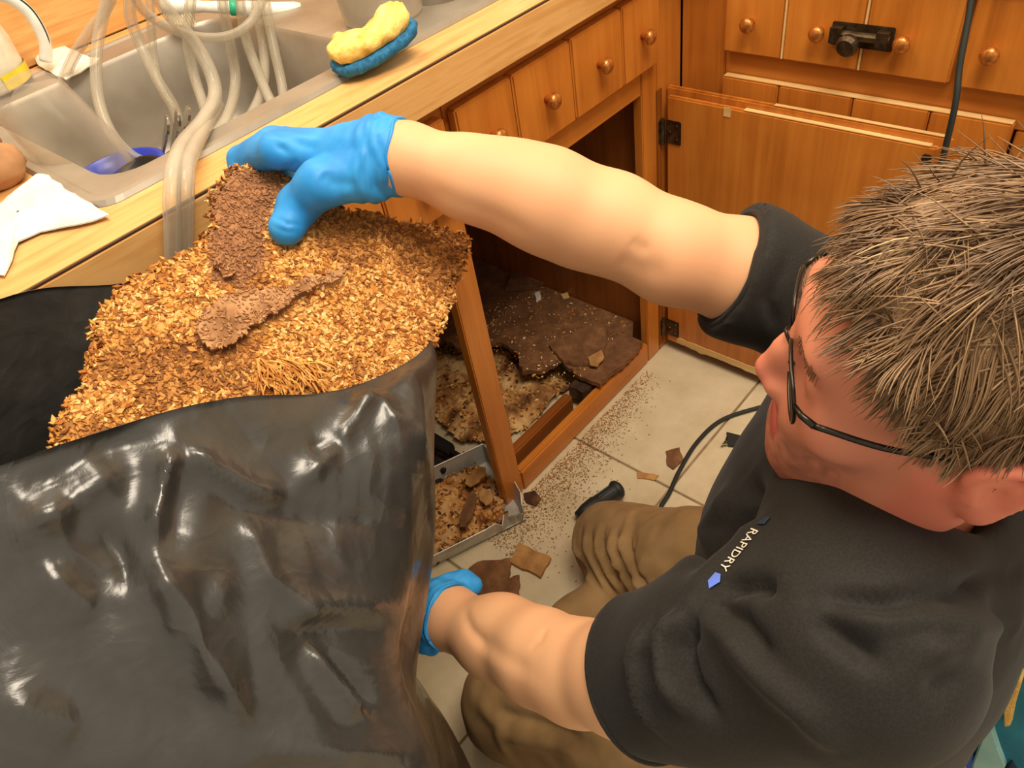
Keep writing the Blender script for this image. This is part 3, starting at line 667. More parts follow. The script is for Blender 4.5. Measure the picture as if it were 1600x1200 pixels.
# translucent containers on the right of the sink
def pot(c, r0, r1, h, label, m='cloudyplastic'):
    o = obj('container', MB().lathe([(0, 0), (r0, 0), (r0+0.002, 0.004), (r1, h), (r1+0.004, h), (r1+0.004, h+0.006), (r1-0.002, h+0.006), (r0-0.001, 0.006), (0, 0.004)], c, (0, 0, 1), 32), m, smooth=True)
    return tag(o, label, 'container')
pot((0.715, 0.165, dz+0.001), 0.056, 0.068, 0.13, 'cloudy plastic tub standing right behind the scrub sponge')
obj_ = pot((0.835, 0.150, dz+0.001), 0.048, 0.056, 0.12, 'cloudy plastic tub at the top edge of the picture, farther right along the sink')
tag(obj('carton', MB().box(0.905, 0.985, 0.085, 0.135, dz+0.001, 1.08), 'white', bevel=0.003), 'white carton at the top edge of the picture on the sink deck', 'carton')

# ================================================================== rubble, tray, fragments
CH_L = [(208, 146, 70), (224, 170, 94), (190, 124, 54), (172, 106, 46), (214, 156, 80), (146, 86, 38), (236, 194, 124)]
CH_D = [(120, 74, 38), (146, 94, 50), (98, 58, 30), (172, 116, 64), (84, 50, 26), (190, 136, 80)]
def chips(mb, pts, nrm, size, pal, tilt=0.5, flat=0.16, along=None):
    pal = [lin(c) for c in pal]
    for p, n in zip(pts, nrm):
        n = _n(np.array(n)+rng.normal(0, tilt, 3)); u = np.cross(n, rng.normal(0, 1, 3) if along is None else along+rng.normal(0, 0.5, 3)); u = _n(u); w = np.cross(n, u)
        a = size*rng.uniform(0.5, 1.3); b_ = a*rng.uniform(0.3, 0.6); t = max(a*flat*rng.uniform(0.6, 1.4), 0.0005); c = pal[rng.integers(len(pal))]
        k = rng.uniform(0.55, 1.0, 4); q = [u*a*k[0], w*b_*k[1], -u*a*k[2], -w*b_*k[3]]
        v = [p+x-n*t for x in q]+[p+x*0.9+n*t for x in q]
        mb.add(v, [(4, 5, 6, 7), (0, 1, 5, 4), (1, 2, 6, 5), (2, 3, 7, 6), (3, 0, 4, 7)], c)
def heap(name, poly, zfun, step, parent, base, pal, nchip, size, label=None):
    P = np.array(poly); lo, hi = P.min(0), P.max(0); nx, ny = int((hi[0]-lo[0])/step)+2, int((hi[1]-lo[1])/step)+2
    def inside(q):
        c = False; j = len(P)-1
        for i in range(len(P)):
            if (P[i, 1] > q[1]) != (P[j, 1] > q[1]) and q[0] < (P[j, 0]-P[i, 0])*(q[1]-P[i, 1])/(P[j, 1]-P[i, 1])+P[i, 0]: c = not c
            j = i
        return c
    V = []; I = {}; F = []; C = []; bp = [np.array(lin(c)) for c in base]
    for i in range(nx):
        for j in range(ny):
            q = (lo[0]+i*step, lo[1]+j*step)
            if inside(q):
                I[i, j] = len(V); V.append((q[0], q[1], zfun(*q))); t = min(max(0.5+0.9*fbm((q[0], q[1], 3.3), 22, 4), 0), 0.999)*(len(bp)-1); k = int(t); C.append(bp[k]*(1-t+k)+bp[k+1]*(t-k))
    for (i, j), a in I.items():
        if (i+1, j) in I and (i, j+1) in I and (i+1, j+1) in I: F.append((a, I[i+1, j], I[i+1, j+1], I[i, j+1]))
    mb = MB(); V = np.array(V); mb.add(V, F, (1, 1, 1)); mb.c[-1] = np.c_[np.array(C), np.ones(len(C))]
    s = rng.integers(len(V), size=nchip); chips(mb, V[s]+rng.normal(0, step/2, (nchip, 3))*[1, 1, 0.15]+[0, 0, size*0.15], np.tile([0, 0, 1.0], (nchip, 1)), size, pal, 0.55)
    o = obj(name, mb, 'chip', parent, fixn=False); o['kind'] = 'stuff'
    return o
hp1 = plane_pts([(668, 525), (700, 515), (790, 520), (870, 575), (905, 596), (868, 620), (820, 668), (765, 690), (715, 690), (668, 640)], 0.02)
o = heap('rubble', hp1, lambda x, y: 0.020+0.016*fbm((x, y, 0), 14, 4), 0.006, None, [(92, 58, 30), (150, 104, 56), (196, 150, 92), (214, 178, 122)], CH_L+CH_D, 900, 0.008)
tag(o, 'crumbled particle-board rubble under the broken cabinet floor', 'rubble', kind='stuff')
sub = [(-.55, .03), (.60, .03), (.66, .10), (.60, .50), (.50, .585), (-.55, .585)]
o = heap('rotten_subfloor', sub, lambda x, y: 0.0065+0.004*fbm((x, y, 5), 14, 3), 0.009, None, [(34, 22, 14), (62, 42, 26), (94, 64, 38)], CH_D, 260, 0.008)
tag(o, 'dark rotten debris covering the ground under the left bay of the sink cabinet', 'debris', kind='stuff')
# loose crumbs over the cabinet floor and over the tiles
def scatter(name, n, gen, size, pal, label, par=None):
    mb = MB(); pts = np.array([gen() for _ in range(n)]); chips(mb, pts, np.tile([0, 0, 1.0], (n, 1)), size, pal, 0.3)
    o = obj(name, mb, 'chip', par, fixn=False); o['kind'] = 'stuff'
    if label: tag(o, label, 'crumbs', kind='stuff')
    return o
def on_board():
    while True:
        x, y = rng.uniform(0.83, 1.14), rng.uniform(0.05, 0.4)
        if x > 0.86+0.2*max(0, 0.12-y): return (x, y, zf+0.0025)
scatter('wood_crumbs', 420, on_board, 0.0046, CH_L+[(240, 228, 200)], 'pale wood crumbs strewn over the brown cabinet floor')
def on_tile():
    while True:
        t = rng.uniform(); x = 0.5+0.6*rng.beta(1.1, 1.6); y = -0.012-abs(rng.normal(0, 0.055))*(1.2-0.8*(x-0.5)/0.6)
        if y > -0.35: return (x, y, 0.0015)
scatter('floor_crumbs', 3000, on_tile, 0.0025, [(176, 124, 66), (150, 102, 54), (196, 148, 90), (130, 86, 46), (166, 116, 64)], 'fine brown wood crumbs scattered over the tiles along the cabinet base')
def frag(pix, z, th, m, label, seed, tilt=(0, 0), grp=None):
    o = obj('board_fragment', shard(ragged(plane_pts(pix, z), 0.0022, 0.01, seed), z, th, tilt), m, bevel=0.0006, seg=1); return tag(o, label, 'fragment')
frag([(812, 850), (862, 874), (845, 905), (797, 880)], 0.001, 0.008, 'rot2', 'light brown rectangular board chip lying on the tile between tray and knee', 4)
frag([(748, 880), (800, 874), (796, 905), (760, 935), (720, 925), (722, 900)], 0.001, 0.007, 'brownboard', 'brown board fragment lying half under the metal tray beside the blue glove', 6)
frag([(778, 912), (812, 900), (812, 940), (752, 948)], 0.009, 0.006, 'brownboard', 'darker board fragment overlapping another beside the blue glove', 9)
frag([(818, 772), (836, 768), (846, 780), (838, 792), (822, 786)], 0.001, 0.004, 'rot', 'small dark flake on the tile at the foot of the cabinet stile', 11)
frag([(1040, 706), (1062, 700), (1068, 718), (1052, 735), (1042, 728)], 0.0005, 0.003, 'brownboard', 'thin brown flake on the tile beside the black cord', 12)
frag([(995, 738), (1030, 744), (1022, 752), (996, 748)], 0.0005, 0.003, 'rot2', 'narrow tan sliver on the tile in front of the knee', 13)
frag([(836, 460), (843, 458), (846, 468), (838, 473)], zf+0.0006, 0.007, 'paper', 'small white pebble-like crumb on the cabinet floor', 14)
frag([(876, 462), (888, 458), (890, 466), (880, 468)], zf+0.0006, 0.006, 'rawwood', 'small pale wood crumb on the cabinet floor beside the white one', 15)
frag([(918, 560), (940, 548), (944, 560), (934, 574), (922, 572)], 0.0966, 0.004, 'rot2', 'tan flake resting on the lifted layer of the cabinet floor', 16)
frag([(690, 985), (715, 990), (722, 1015), (700, 1020)], 0.001, 0.005, 'rot', 'dark flake on the tile between bag and trousers', 18)

# crumpled metal tray with debris
tx = lambda px, py, z: onZ(px, py, z)
t0, t1, t2, t3 = [np.array(onZ(px, py, 0.004)) for px, py in ((600, 800), (764, 722), (806, 772), (640, 920))]
fw = _n(t1-t0); rt = np.array([fw[1], -fw[0], 0]); o0 = t1; Lx, Ly, H = 0.26, 0.185, 0.050
def tp(a, c, z): return o0-fw*a+rt*c+np.array([0, 0, z])
tr = thing('metal_tray', 'crumpled thin metal tray of debris between the black bag and the cabinet stile', 'tray', tuple(tp(Lx/2, Ly/2, 0)))
obj('tray_base', MB().prism([tp(0, 0, .003), tp(Lx, 0, .003), tp(Lx, Ly, .003), tp(0, Ly, .003)], (0, 0, 0.0015)), 'tin', tr)
def wall(pts, name='side', th=0.0014):
    V = []; n = len(pts)
    for u in (0, .33, .66, 1.0):
        V.append([np.array(p)+(np.array(q)-np.array(p))*u for p, q in pts])
    V = np.array(V); obj(name, MB().grid(V), 'tin', tr)
    obj('rolled_rim', MB().tube(V[-1], 0.0018, 6), 'tin', tr)
wall([(tp(Lx, 0, .003), tp(Lx, -.012, H)), (tp(0, 0, .003), tp(0, -.012, H))])
wall([(tp(0, 0, .003), tp(0, -.012, H)), (tp(0, Ly*.5, .003), tp(-.014, Ly*.5, H+.002)), (tp(0, Ly*.8, .003), tp(-.012, Ly*.8, H*.9)), (tp(.004, Ly*.9, .003), tp(-.002, Ly*.93, H*.7)), (tp(0.008, Ly, .003), tp(0.004, Ly+.01, H*.8))])
zz = [(0.008, .01, .8), (.016, -.002, .55), (.024, .008, .85), (.034, -.006, .6), (.043, -.004, .9), (.054, .010, .7), (.066, .004, .86), (.09, .010, .95), (.16, .012, 1), (Lx, .012, 1)]
wall([(tp(a, Ly-.002, .003), tp(a, Ly+e, H*h)) for a, e, h in zz])
wall([(tp(Lx, 0, .003), tp(Lx+.012, 0, H)), (tp(Lx, Ly, .003), tp(Lx+.012, Ly, H))])
poly = [tuple(tp(a, c, 0)[:2]) for a, c in ((.030, .008), (Lx-.004, .006), (Lx-.004, Ly-.008), (.03, Ly-.008), (.016, .07))]
hh = heap('tray_debris', poly, lambda x, y: 0.022+0.020*abs(fbm((x, y, 9), 13, 4)), 0.005, None, [(110, 66, 30), (176, 122, 66), (208, 160, 98), (186, 150, 110)], CH_L+CH_D, 700, 0.007)
tag(hh, 'orange-brown crumbled board debris heaped in the metal tray', 'debris', kind='stuff')

for k, (a, c, r_, l) in enumerate(((.05, .06, .030, 'pale torn board flake on top of the debris in the metal tray'), (.10, .13, .036, 'long dark-edged board flake lying along the front of the metal tray'), (.055, .12, .024, 'small tan flake near the crumpled corner of the metal tray'))):
    q = tp(a, c, 0); el = (1.0, .55) if k != 1 else (1.3, .4); ang = 0.5*k
    pts = [(q[0]+r_*(el[0]*math.cos(t)*math.cos(ang)-el[1]*math.sin(t)*math.sin(ang)), q[1]+r_*(el[0]*math.cos(t)*math.sin(ang)+el[1]*math.sin(t)*math.cos(ang))) for t in np.linspace(0, 2*PI, 7, endpoint=False)]
    o = obj('board_fragment', shard(ragged(pts, 0.003, 0.008, 40+k), 0.047, 0.004, (.05, -.1)), 'rot2' if k != 1 else 'brownboard'); tag(o, l, 'fragment')

# floor-level odds and ends
p = onZ(968, 762, 0.024); q = onZ(915, 800, 0.022); d = _n(q-p)
tl = obj('tool_handle', MB().lathe([(0, -.004), (0.012, -.003), (0.019, 0.002), (0.021, 0.008), (0.019, 0.013), (0.017, 0.016), (0.017, 0.06), (0.019, 0.064), (0.017, 0.09), (0.012, 0.11), (0, 0.11)], p, d, 20), 'rubber', smooth=True)
tag(tl, 'dark grey rubber tool handle lying on the tile behind the khaki knee', 'tool')
for a in (-0.5, 0.0, 0.5):
    sd = np.cross(d, (0, 0, 1)); n_ = _n(np.array([0, 0, math.cos(a)])+sd*math.sin(a)); r0 = p+n_*0.0175
    obj('grip_ridge', MB().tube([r0+d*0.02, r0+d*0.055], 0.0016, 6), 'rubber', tl)
cp = [onX(1524, -40, 1.203), onX(1513, 30, 1.185), onX(1500, 100, 1.165), onX(1487, 190, 1.145)]
c0 = cp[-1]; cpath = cp+[c0+[0.0, 0.0, -.2], c0+[-.01, 0.02, -.42], np.array([1.15, -.46, .06]), np.array([1.165, -.40, .008]), np.array([1.15, -.31, .006]), onZ(1195, 634, .006), onZ(1130, 655, .006), onZ(1090, 690, .006), onZ(1062, 735, .006), onZ(1046, 770, .006), onZ(1030, 800, .006), onZ(1030, 850, .006)]
ty = cp[0][1]; top0 = [np.array([1.46, ty+.10, CT+.005]), np.array([1.34, ty+.03, CT+.005]), np.array([1.25, ty+.01, CT+.0065]), np.array([1.216, ty, CT-.004])]
tag(obj('power_cord', MB().tube(rib(top0+cpath), 0.0046, 10), 'rubber', smooth=True), 'black power cord hanging before the right cabinets and curving over the tiles', 'cord')
p = onZ(1135, 686, 0.003)
hb = obj('hook_strap', MB().prism([onZ(1135, 676, .002), onZ(1190, 690, .002), onZ(1188, 704, .002), onZ(1137, 698, .002)], (0, 0, 0.004)), 'rubber', bevel=0.001)
tag(hb, 'short dark grey strap end lying on the tile beyond the chest', 'strap')
for k in range(5):
    a = onZ(1136, 677+k*4.6, .004); obj('frayed_end', MB().tube([a, a+[-.012, .004*(k-2), .002+.002*(k % 2)]], 0.0012, 5), 'rubber', hb)

# ================================================================== the slab of rotted particle board
SA = np.array([0.298, -0.155, 0.923]); SN = _n([0.10, -0.70, 1.0])
def onslab(px, py, off=0.0): r = ray(px, py); t = ((SA+SN*off-CAM)@SN)/(r@SN); return CAM+r*t
outl = [(360, 264), (395, 258), (442, 276), (470, 290), (520, 322), (562, 338), (640, 352), (690, 358), (736, 372), (728, 400), (708, 445), (694, 490), (680, 535), (640, 580), (560, 640), (430, 690), (300, 720), (160, 720), (84, 690), (105, 640), (128, 600), (140, 555), (152, 500), (178, 462), (208, 430), (262, 410), (312, 384), (332, 350), (330, 310), (345, 285)]
S3 = np.array([onslab(*p) for p in outl]); su = _n(np.cross(SN, (0.2, 1, 0))); sv = np.cross(SN, su); s0 = S3.mean(0)
S2 = np.c_[(S3-s0)@su, (S3-s0)@sv]; S2 = np.array(ragged([tuple(p) for p in S2], 0.004, 0.007, 21))
def in2(P, X, Y):
    c = np.zeros(X.shape, bool); j = len(P)-1
    for i in range(len(P)):
        with np.errstate(divide='ignore', invalid='ignore'):
            m = ((P[i, 1] > Y) != (P[j, 1] > Y)) & (X < (P[j, 0]-P[i, 0])*(Y-P[i, 1])/(P[j, 1]-P[i, 1])+P[i, 0])
        c ^= m; j = i
    return c
def slab_uv(px, py): q = onslab(px, py)-s0; return np.array([q@su, q@sv])
# brown, smoother areas and cracks measured on the slab
dk_poly = np.array([slab_uv(*p) for p in [(345, 262), (440, 268), (445, 300), (410, 370), (420, 420), (380, 450), (330, 440), (325, 350), (330, 300)]])
flap = np.array([slab_uv(*p) for p in [(318, 492), (345, 468), (395, 455), (440, 462), (470, 448), (520, 440), (548, 418), (530, 448), (470, 470), (440, 492), (400, 512), (370, 545), (330, 556), (308, 530)]])
st = 0.0042; gx = np.arange(S2[:, 0].min()-st, S2[:, 0].max()+st, st); gy = np.arange(S2[:, 1].min()-st, S2[:, 1].max()+st, st)
GX, GY = np.meshgrid(gx, gy, indexing='ij'); IN = in2(S2, GX, GY); DK = in2(dk_poly, GX, GY); FL = in2(flap, GX, GY)
def hgt(x, y): return 0.0030*fbm((x, y, 1.7), 16, 3)+0.0016*fbm((x, y, 4.1), 70, 2)+0.010*max(0.0, fbm((x, y, 8.8), 5.5, 2))
sl = thing('board_slab', 'large crumbly slab of rotted particle board lowered into the black bag', 'slab', tuple(s0))
V = []; I = -np.ones(GX.shape, int); Cc = []
base = [np.array(lin(c)) for c in ((110, 66, 32), (160, 104, 52), (196, 140, 76), (222, 170, 100))]
drk = [np.array(lin(c)) for c in ((112, 72, 44), (138, 92, 58), (156, 108, 70), (170, 120, 78))]
for i, j in np.argwhere(IN):
    x, y = GX[i, j], GY[i, j]; t = min(max(0.55+0.8*fbm((x, y, 2.2), 40, 3), 0), .999)*3; k = int(t)
    pal = drk if (DK[i, j] or FL[i, j]) else base
    Cc.append(pal[k]*(1-t+k)+pal[k+1]*(t-k)); I[i, j] = len(V); V.append(s0+su*x+sv*y+SN*hgt(x, y))
V = np.array(V); nV = len(V); F = []
for i, j in np.argwhere(IN[:-1, :-1] & IN[1:, :-1] & IN[:-1, 1:] & IN[1:, 1:]): F.append((I[i, j], I[i+1, j], I[i+1, j+1], I[i, j+1]))
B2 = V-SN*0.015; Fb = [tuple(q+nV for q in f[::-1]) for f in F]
ed = {}
for f in F:
    for k in range(4):
        e = (f[k], f[(k+1) % 4]); ed[e] = 1
Fs = [(a, a+nV, b_+nV, b_) for (a, b_) in ed if (b_, a) not in ed]
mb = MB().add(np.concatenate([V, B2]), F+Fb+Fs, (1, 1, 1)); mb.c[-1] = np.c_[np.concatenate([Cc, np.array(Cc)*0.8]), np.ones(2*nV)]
obj('board', mb, 'chip', sl)
m2 = MB()
idx = np.argwhere(IN & ~DK & ~FL); pick = idx[rng.integers(len(idx), size=9500)]
mot = np.array([fbm((GX[i, j], GY[i, j], 6.6), 11, 3) for i, j in pick])
pts = np.array([s0+su*(GX[i, j]+rng.normal(0, st*.5))+sv*(GY[i, j]+rng.normal(0, st*.5))+SN*(hgt(GX[i, j], GY[i, j])+0.0006) for i, j in pick])
hi_ = mot < .16
chips(m2, pts[hi_], np.tile(SN, (hi_.sum(), 1)), 0.0044, CH_L+[(206, 146, 72), (226, 176, 104), (140, 86, 40)], 0.28)
chips(m2, pts[~hi_], np.tile(SN, ((~hi_).sum(), 1)), 0.0044, [(150, 96, 46), (172, 114, 56), (128, 80, 38), (196, 136, 70)], 0.28)
idx = np.argwhere(IN & DK); pick = idx[rng.integers(len(idx), size=1100)]
pts = np.array([s0+su*(GX[i, j]+rng.normal(0, .0022))+sv*(GY[i, j]+rng.normal(0, .0022))+SN*(hgt(GX[i, j], GY[i, j])+rng.uniform(0, .0008)) for i, j in pick]); chips(m2, pts, np.tile(SN, (len(pts), 1)), 0.0036, [(140, 94, 60), (156, 108, 70), (130, 88, 56), (166, 116, 74), (148, 100, 64)], 0.16)
edge_pts = []
for k in range(2200):
    a = rng.integers(len(S2)); q = S2[a]+(S2[(a+1) % len(S2)]-S2[a])*rng.uniform(); edge_pts.append(s0+su*q[0]+sv*q[1]+SN*(hgt(*q)-rng.uniform(0, 0.013))+rng.normal(0, 0.0016, 3))
chips(m2, np.array(edge_pts), rng.normal(0, 1, (2200, 3)), 0.0046, CH_L, 0.5)
o = obj('wood_flakes', m2, 'chip', sl, fixn=False); o['kind'] = 'stuff'
# torn surface layer standing proud with a dark gap below it
def layer(poly, lift, tiltv, pal, nm, nch, seed):
    P = np.array(ragged([tuple(q) for q in poly], 0.003, 0.006, seed)); c = P.mean(0); st2 = 0.0017
    x_, y_ = np.meshgrid(np.arange(P[:, 0].min(), P[:, 0].max(), st2), np.arange(P[:, 1].min(), P[:, 1].max(), st2), indexing='ij'); ins = in2(P, x_, y_)
    def q3(x, y): return s0+su*x+sv*y+SN*(hgt(x, y)+lift+(x-c[0])*tiltv[0]+(y-c[1])*tiltv[1]+0.002*fbm((x, y, seed), 40, 3))
    J = -np.ones(x_.shape, int); V = []; C = []
    for i, j in np.argwhere(ins):
        J[i, j] = len(V); V.append(q3(x_[i, j], y_[i, j])); t = min(max(0.5+0.8*fbm((x_[i, j], y_[i, j], seed), 45, 3), 0), .999); C.append(np.array(lin(pal[0]))*(1-t)+np.array(lin(pal[1]))*t)
    V = np.array(V); n = len(V); F = [(J[i, j], J[i+1, j], J[i+1, j+1], J[i, j+1]) for i, j in np.argwhere(ins[:-1, :-1] & ins[1:, :-1] & ins[:-1, 1:] & ins[1:, 1:])]
    e = {}
    for f in F:
        for k in range(4): e[f[k], f[(k+1) % 4]] = 1
    Fa = F+[tuple(q+n for q in f[::-1]) for f in F]+[(a, a+n, b_+n, b_) for (a, b_) in e if (b_, a) not in e]
    mb = MB().add(np.concatenate([V, V-SN*0.0035]), Fa, (1, 1, 1)); mb.c[-1] = np.c_[np.concatenate([C, C]), np.ones(2*n)]
    pk = rng.integers(n, size=nch); chips(mb, V[pk]+SN*0.0006, np.tile(SN, (nch, 1)), 0.0030, [(150, 104, 66), (176, 128, 84), (190, 142, 98), (160, 112, 72)], 0.15)
    return obj(nm, mb, 'chip', sl)
layer(flap, 0.010, (0, 0), ((138, 94, 58), (190, 142, 98)), 'torn_layer', 320, 31)
layer(np.array([slab_uv(*p) for p in [(330, 420), (352, 408), (372, 425), (350, 440)]]), 0.006, (0, 0), ((90, 52, 26), (150, 98, 52)), 'torn_layer', 30, 33)
m3 = MB(); q = [onslab(400+rng.uniform(0, 95), 560+rng.uniform(0, 38), 0.004) for _ in range(170)]
for a in q: dd = _n(su*rng.normal(0, .45)+sv*rng.normal(1, .2)+SN*.35)*rng.uniform(.012, .022); m3.tube([a, a+dd*0.6+SN*.002, a+dd], [0.0009, 0.0008, 0.0003], 4, col=lin(CH_L[rng.integers(5)]))
o = obj('splinters', m3, 'chip', sl, fixn=False); o['kind'] = 'stuff'

# ================================================================== the black rubbish bag
def ringpts(pts, n=150): # closed smooth ring
    P = np.array(pts, float); P = np.vstack([P[-1], P, P[0], P[1]]); out = []
    for i in range(1, len(P)-2):
        for t in np.linspace(0, 1, 16, endpoint=False):
            a, b_, c, d = P[i-1:i+3]; out.append(0.5*(2*b_+(c-a)*t+(2*a-5*b_+4*c-d)*t*t+(3*b_-a-3*c+d)*t**3))
    out = np.array(out); L = np.r_[0, np.cumsum(np.linalg.norm(np.diff(np.vstack([out, out[0]]), axis=0), axis=1))]
    s = np.linspace(0, L[-1], n, endpoint=False); ext = np.vstack([out, out[0]])
    return np.stack([np.interp(s, L, ext[:, k]) for k in range(3)], 1)
rim = [(.325, -.297, .82), (.205, -.338, .871), (.113, -.345, .942), (.016, -.335, .978), (-.12, -.315, 1.01), (-.30, -.27, 1.02), (-.36, -.16, 1.0), (-.26, -.06, .955), (-.08, -.046, .95), (.072, -.045, .938), (.16, -.047, .895), (.27, -.07, .86), (.345, -.17, .832)]
TL = [(680, 515), (684, 700), (683, 830), (650, 930), (637, 990), (642, 1010), (690, 1105), (735, 1200), (750, 1235)]      # right-hand outline of the bag as measured
def edge_x(y, z):
    q = sorted([(onY(a, c, y)[2], onY(a, c, y)[0]) for a, c in TL]); return float(np.interp(z, [k[0] for k in q], [k[1] for k in q]))
def rg(z, xr, yf, y0=-.33):
    g = yf-y0; xr = edge_x(y0, z); e1, e2 = edge_x(y0+g*.5, z), edge_x(y0+g*.85, z)
    k = .022*math.exp(-((z-.55)/.07)**2)+.010*math.exp(-((z-.80)/.07)**2)+.003
    return [(xr-k, y0, z), (e1-.012-k, y0+g*.5, z), (e2-.03, y0+g*.85, z), (e2-.10, yf, z), (xr-.31, yf, z), (-.33, yf+.04, z), (-.39, -.25, z), (-.28, -.085, z), (-.08, -.055, z), (xr-.18, -.056, z), (xr-.11, -.062, z), (xr-.045, -.10, z), (xr-.008, -.20, z)]
r06, r30, r50, r56, r62, r68, r75, r85 = rg(.05, .150, -.55), rg(.30, .153, -.575), rg(.50, .156, -.570), rg(.555, .180, -.562), rg(.62, .230, -.545), rg(.685, .230, -.52), rg(.75, .272, -.485, -.32), rg(.85, .306, -.415, -.315)
r85 = [(p[0], p[1], p[2]+(.03 if p[0] < .1 and p[1] < -.2 else -.045 if p[0] > .28 else 0)) for p in r85]
KR = [ringpts(r) for r in (r06, r30, r50, r56, r62, r68, r75, r85, rim)]
c0 = KR[0].mean(0); bot = [c0*[1, 1, 0]+(KR[0]-c0)*[f, f, 0]+[0, 0, 0.004] for f in (0.3, 0.75, 0.93)]
KR = np.array(bot+KR); rows = []
sp_ = spline(KR.reshape(len(KR), -1), 22).reshape(-1, 150, 3)
n0 = len(sp_)
# refine around the ring
def densify(R, m):
    n = R.shape[1]; s = np.arange(0, n, 1.0/m); i0 = s.astype(int); f = (s-i0)[None, :, None]
    return R[:, i0 % n]*(1-f)+R[:, (i0+1) % n]*f
G = densify(sp_, 4); a_, b_ = G.shape[:2]
V = G.reshape(-1, 3); Q = np.array([(i*b_+j, i*b_+(j+1) % b_, (i+1)*b_+(j+1) % b_, (i+1)*b_+j) for i in range(a_-1) for j in range(b_)])
N = vnormals(V, Q); cen = V.mean(0)
if ((V-cen)*N).sum() < 0: Q = Q[:, ::-1]; N = -N
hv = np.clip((V[:, 2]-0.05)/0.3, 0, 1)
def tri(x): return np.abs((x % 2.0)-1.0)-0.5
nz3 = lambda f, o: np.array([mn.noise(Vector((p[0]*f+o, p[1]*f, p[2]*f*.8))) for p in V])
w1, w2, w3 = nz3(3.0, 0), nz3(3.0, 7.7), nz3(5.5, 3.1); mk = np.clip(nz3(4.2, 11.0)*1.8+.35, 0, 1); mk2 = np.clip(nz3(6.5, 21.0)*2.2+.1, 0, 1)
D = 0.014*w1+0.022*tri(V@np.array([2.6, 1.5, 3.6])+1.1*w1)+0.018*tri(V@np.array([-4.6, 2.0, 4.4])+1.5*w2+.3)*(.35+.65*mk)+0.010*tri(V@np.array([8.5, 5.0, -10.0])+2.2*w3)*mk+0.0055*tri(V@np.array([22.0, 10.0, 15.0])+3.0*w2+2*w3)*mk2+0.0030*tri(V@np.array([-34.0, 14.0, 38.0])+4*w3+3*w1)*mk2*mk+0.0034*tri(V@np.array([30.0, -8.0, 26.0])+2.5*w1+4*w3)*mk+0.0016*tri(V@np.array([52.0, 20.0, -60.0])+5*w2)*mk2+0.0011*tri(V@np.array([-95.0, 30.0, 70.0])+6*w3)*mk2
D *= np.where(V[:, 1] < -.2, 1.0, .45)*np.clip((np.array([edge_x(min(p[1], -.3), p[2]) if p[0] > -.05 and p[1] < -.15 else .3 for p in V])-V[:, 0])/.11, .08, 1.0)
top_f = np.clip((np.repeat(np.arange(a_), b_)-(a_-22))/22.0, 0, 1)
V = V+N*(D*(0.35+0.65*hv)*(1-0.75*top_f))[:, None]
bag_lines = [
 ([(272, 690), (262, 740), (246, 800), (238, 850)], .012, .022), ([(285, 720), (270, 800), (262, 850)], .014, -.010),
 ([(240, 860), (262, 920), (300, 990), (345, 1060), (402, 1160)], .016, .022), ([(235, 900), (250, 980), (290, 1060), (340, 1140)], .024, -.011),
 ([(275, 688), (330, 730), (400, 765), (455, 775)], .010, .014), ([(290, 720), (380, 790), (470, 810), (580, 815), (650, 840)], .030, -.012),
 ([(455, 772), (505, 720), (560, 650), (610, 610)], .012, .012), ([(540, 640), (600, 640), (625, 680)], .014, .010), ([(480, 700), (540, 690)], .01, -.008),
 ([(185, 725), (110, 780), (40, 830)], .014, .015), ([(20, 850), (60, 810), (110, 800)], .012, .010), ([(30, 790), (90, 740), (170, 700), (250, 680)], .010, -.010),
 ([(380, 790), (420, 900), (500, 960)], .012, .008), ([(450, 970), (500, 945), (570, 945), (640, 950)], .010, .012), ([(440, 990), (520, 985), (610, 985)], .012, -.010),
 ([(480, 1010), (520, 1060), (570, 1120)], .008, .014), ([(495, 1000), (545, 1060), (590, 1110)], .008, -.010),
 ([(0, 1090), (60, 1120), (140, 1140)], .014, .008), ([(380, 1160), (500, 1170), (640, 1180)], .012, .008),
 ([(60, 880), (110, 930), (160, 960)], .02, .010), ([(150, 820), (190, 870), (200, 930)], .012, -.010), ([(350, 900), (330, 960)], .01, .008),
 ([(640, 580), (650, 680), (665, 800)], .010, .010), ([(655, 660), (672, 760), (676, 830)], .008, -.008)]
V = folds(V, Q, [(p, w*.8, a*.95) for p, w, a in bag_lines], True)
V[:, 2] = np.maximum(V[:, 2], 0.002); V[:, 1] = np.minimum(V[:, 1], -0.036)
bgroot = thing('rubbish_bag', 'large open black plastic rubbish bag standing against the counter front', 'bag', (0, -0.2, 0))
# give the film thickness with an inner skin
N = vnormals(V, Q); n = len(V); topi = np.arange((a_-1)*b_, a_*b_)
V2 = np.concatenate([V, V-N*0.0012]); Q2 = np.concatenate([Q, Q[:, ::-1]+n, np.array([(topi[j], topi[j]+n, topi[(j+1) % b_]+n, topi[(j+1) % b_])[::-1] for j in range(b_)])])
bago = soft('bag_film', V2, Q2, 'bag', bgroot)
rp = V[topi]; hemc = np.vstack([rp, rp[:1]])

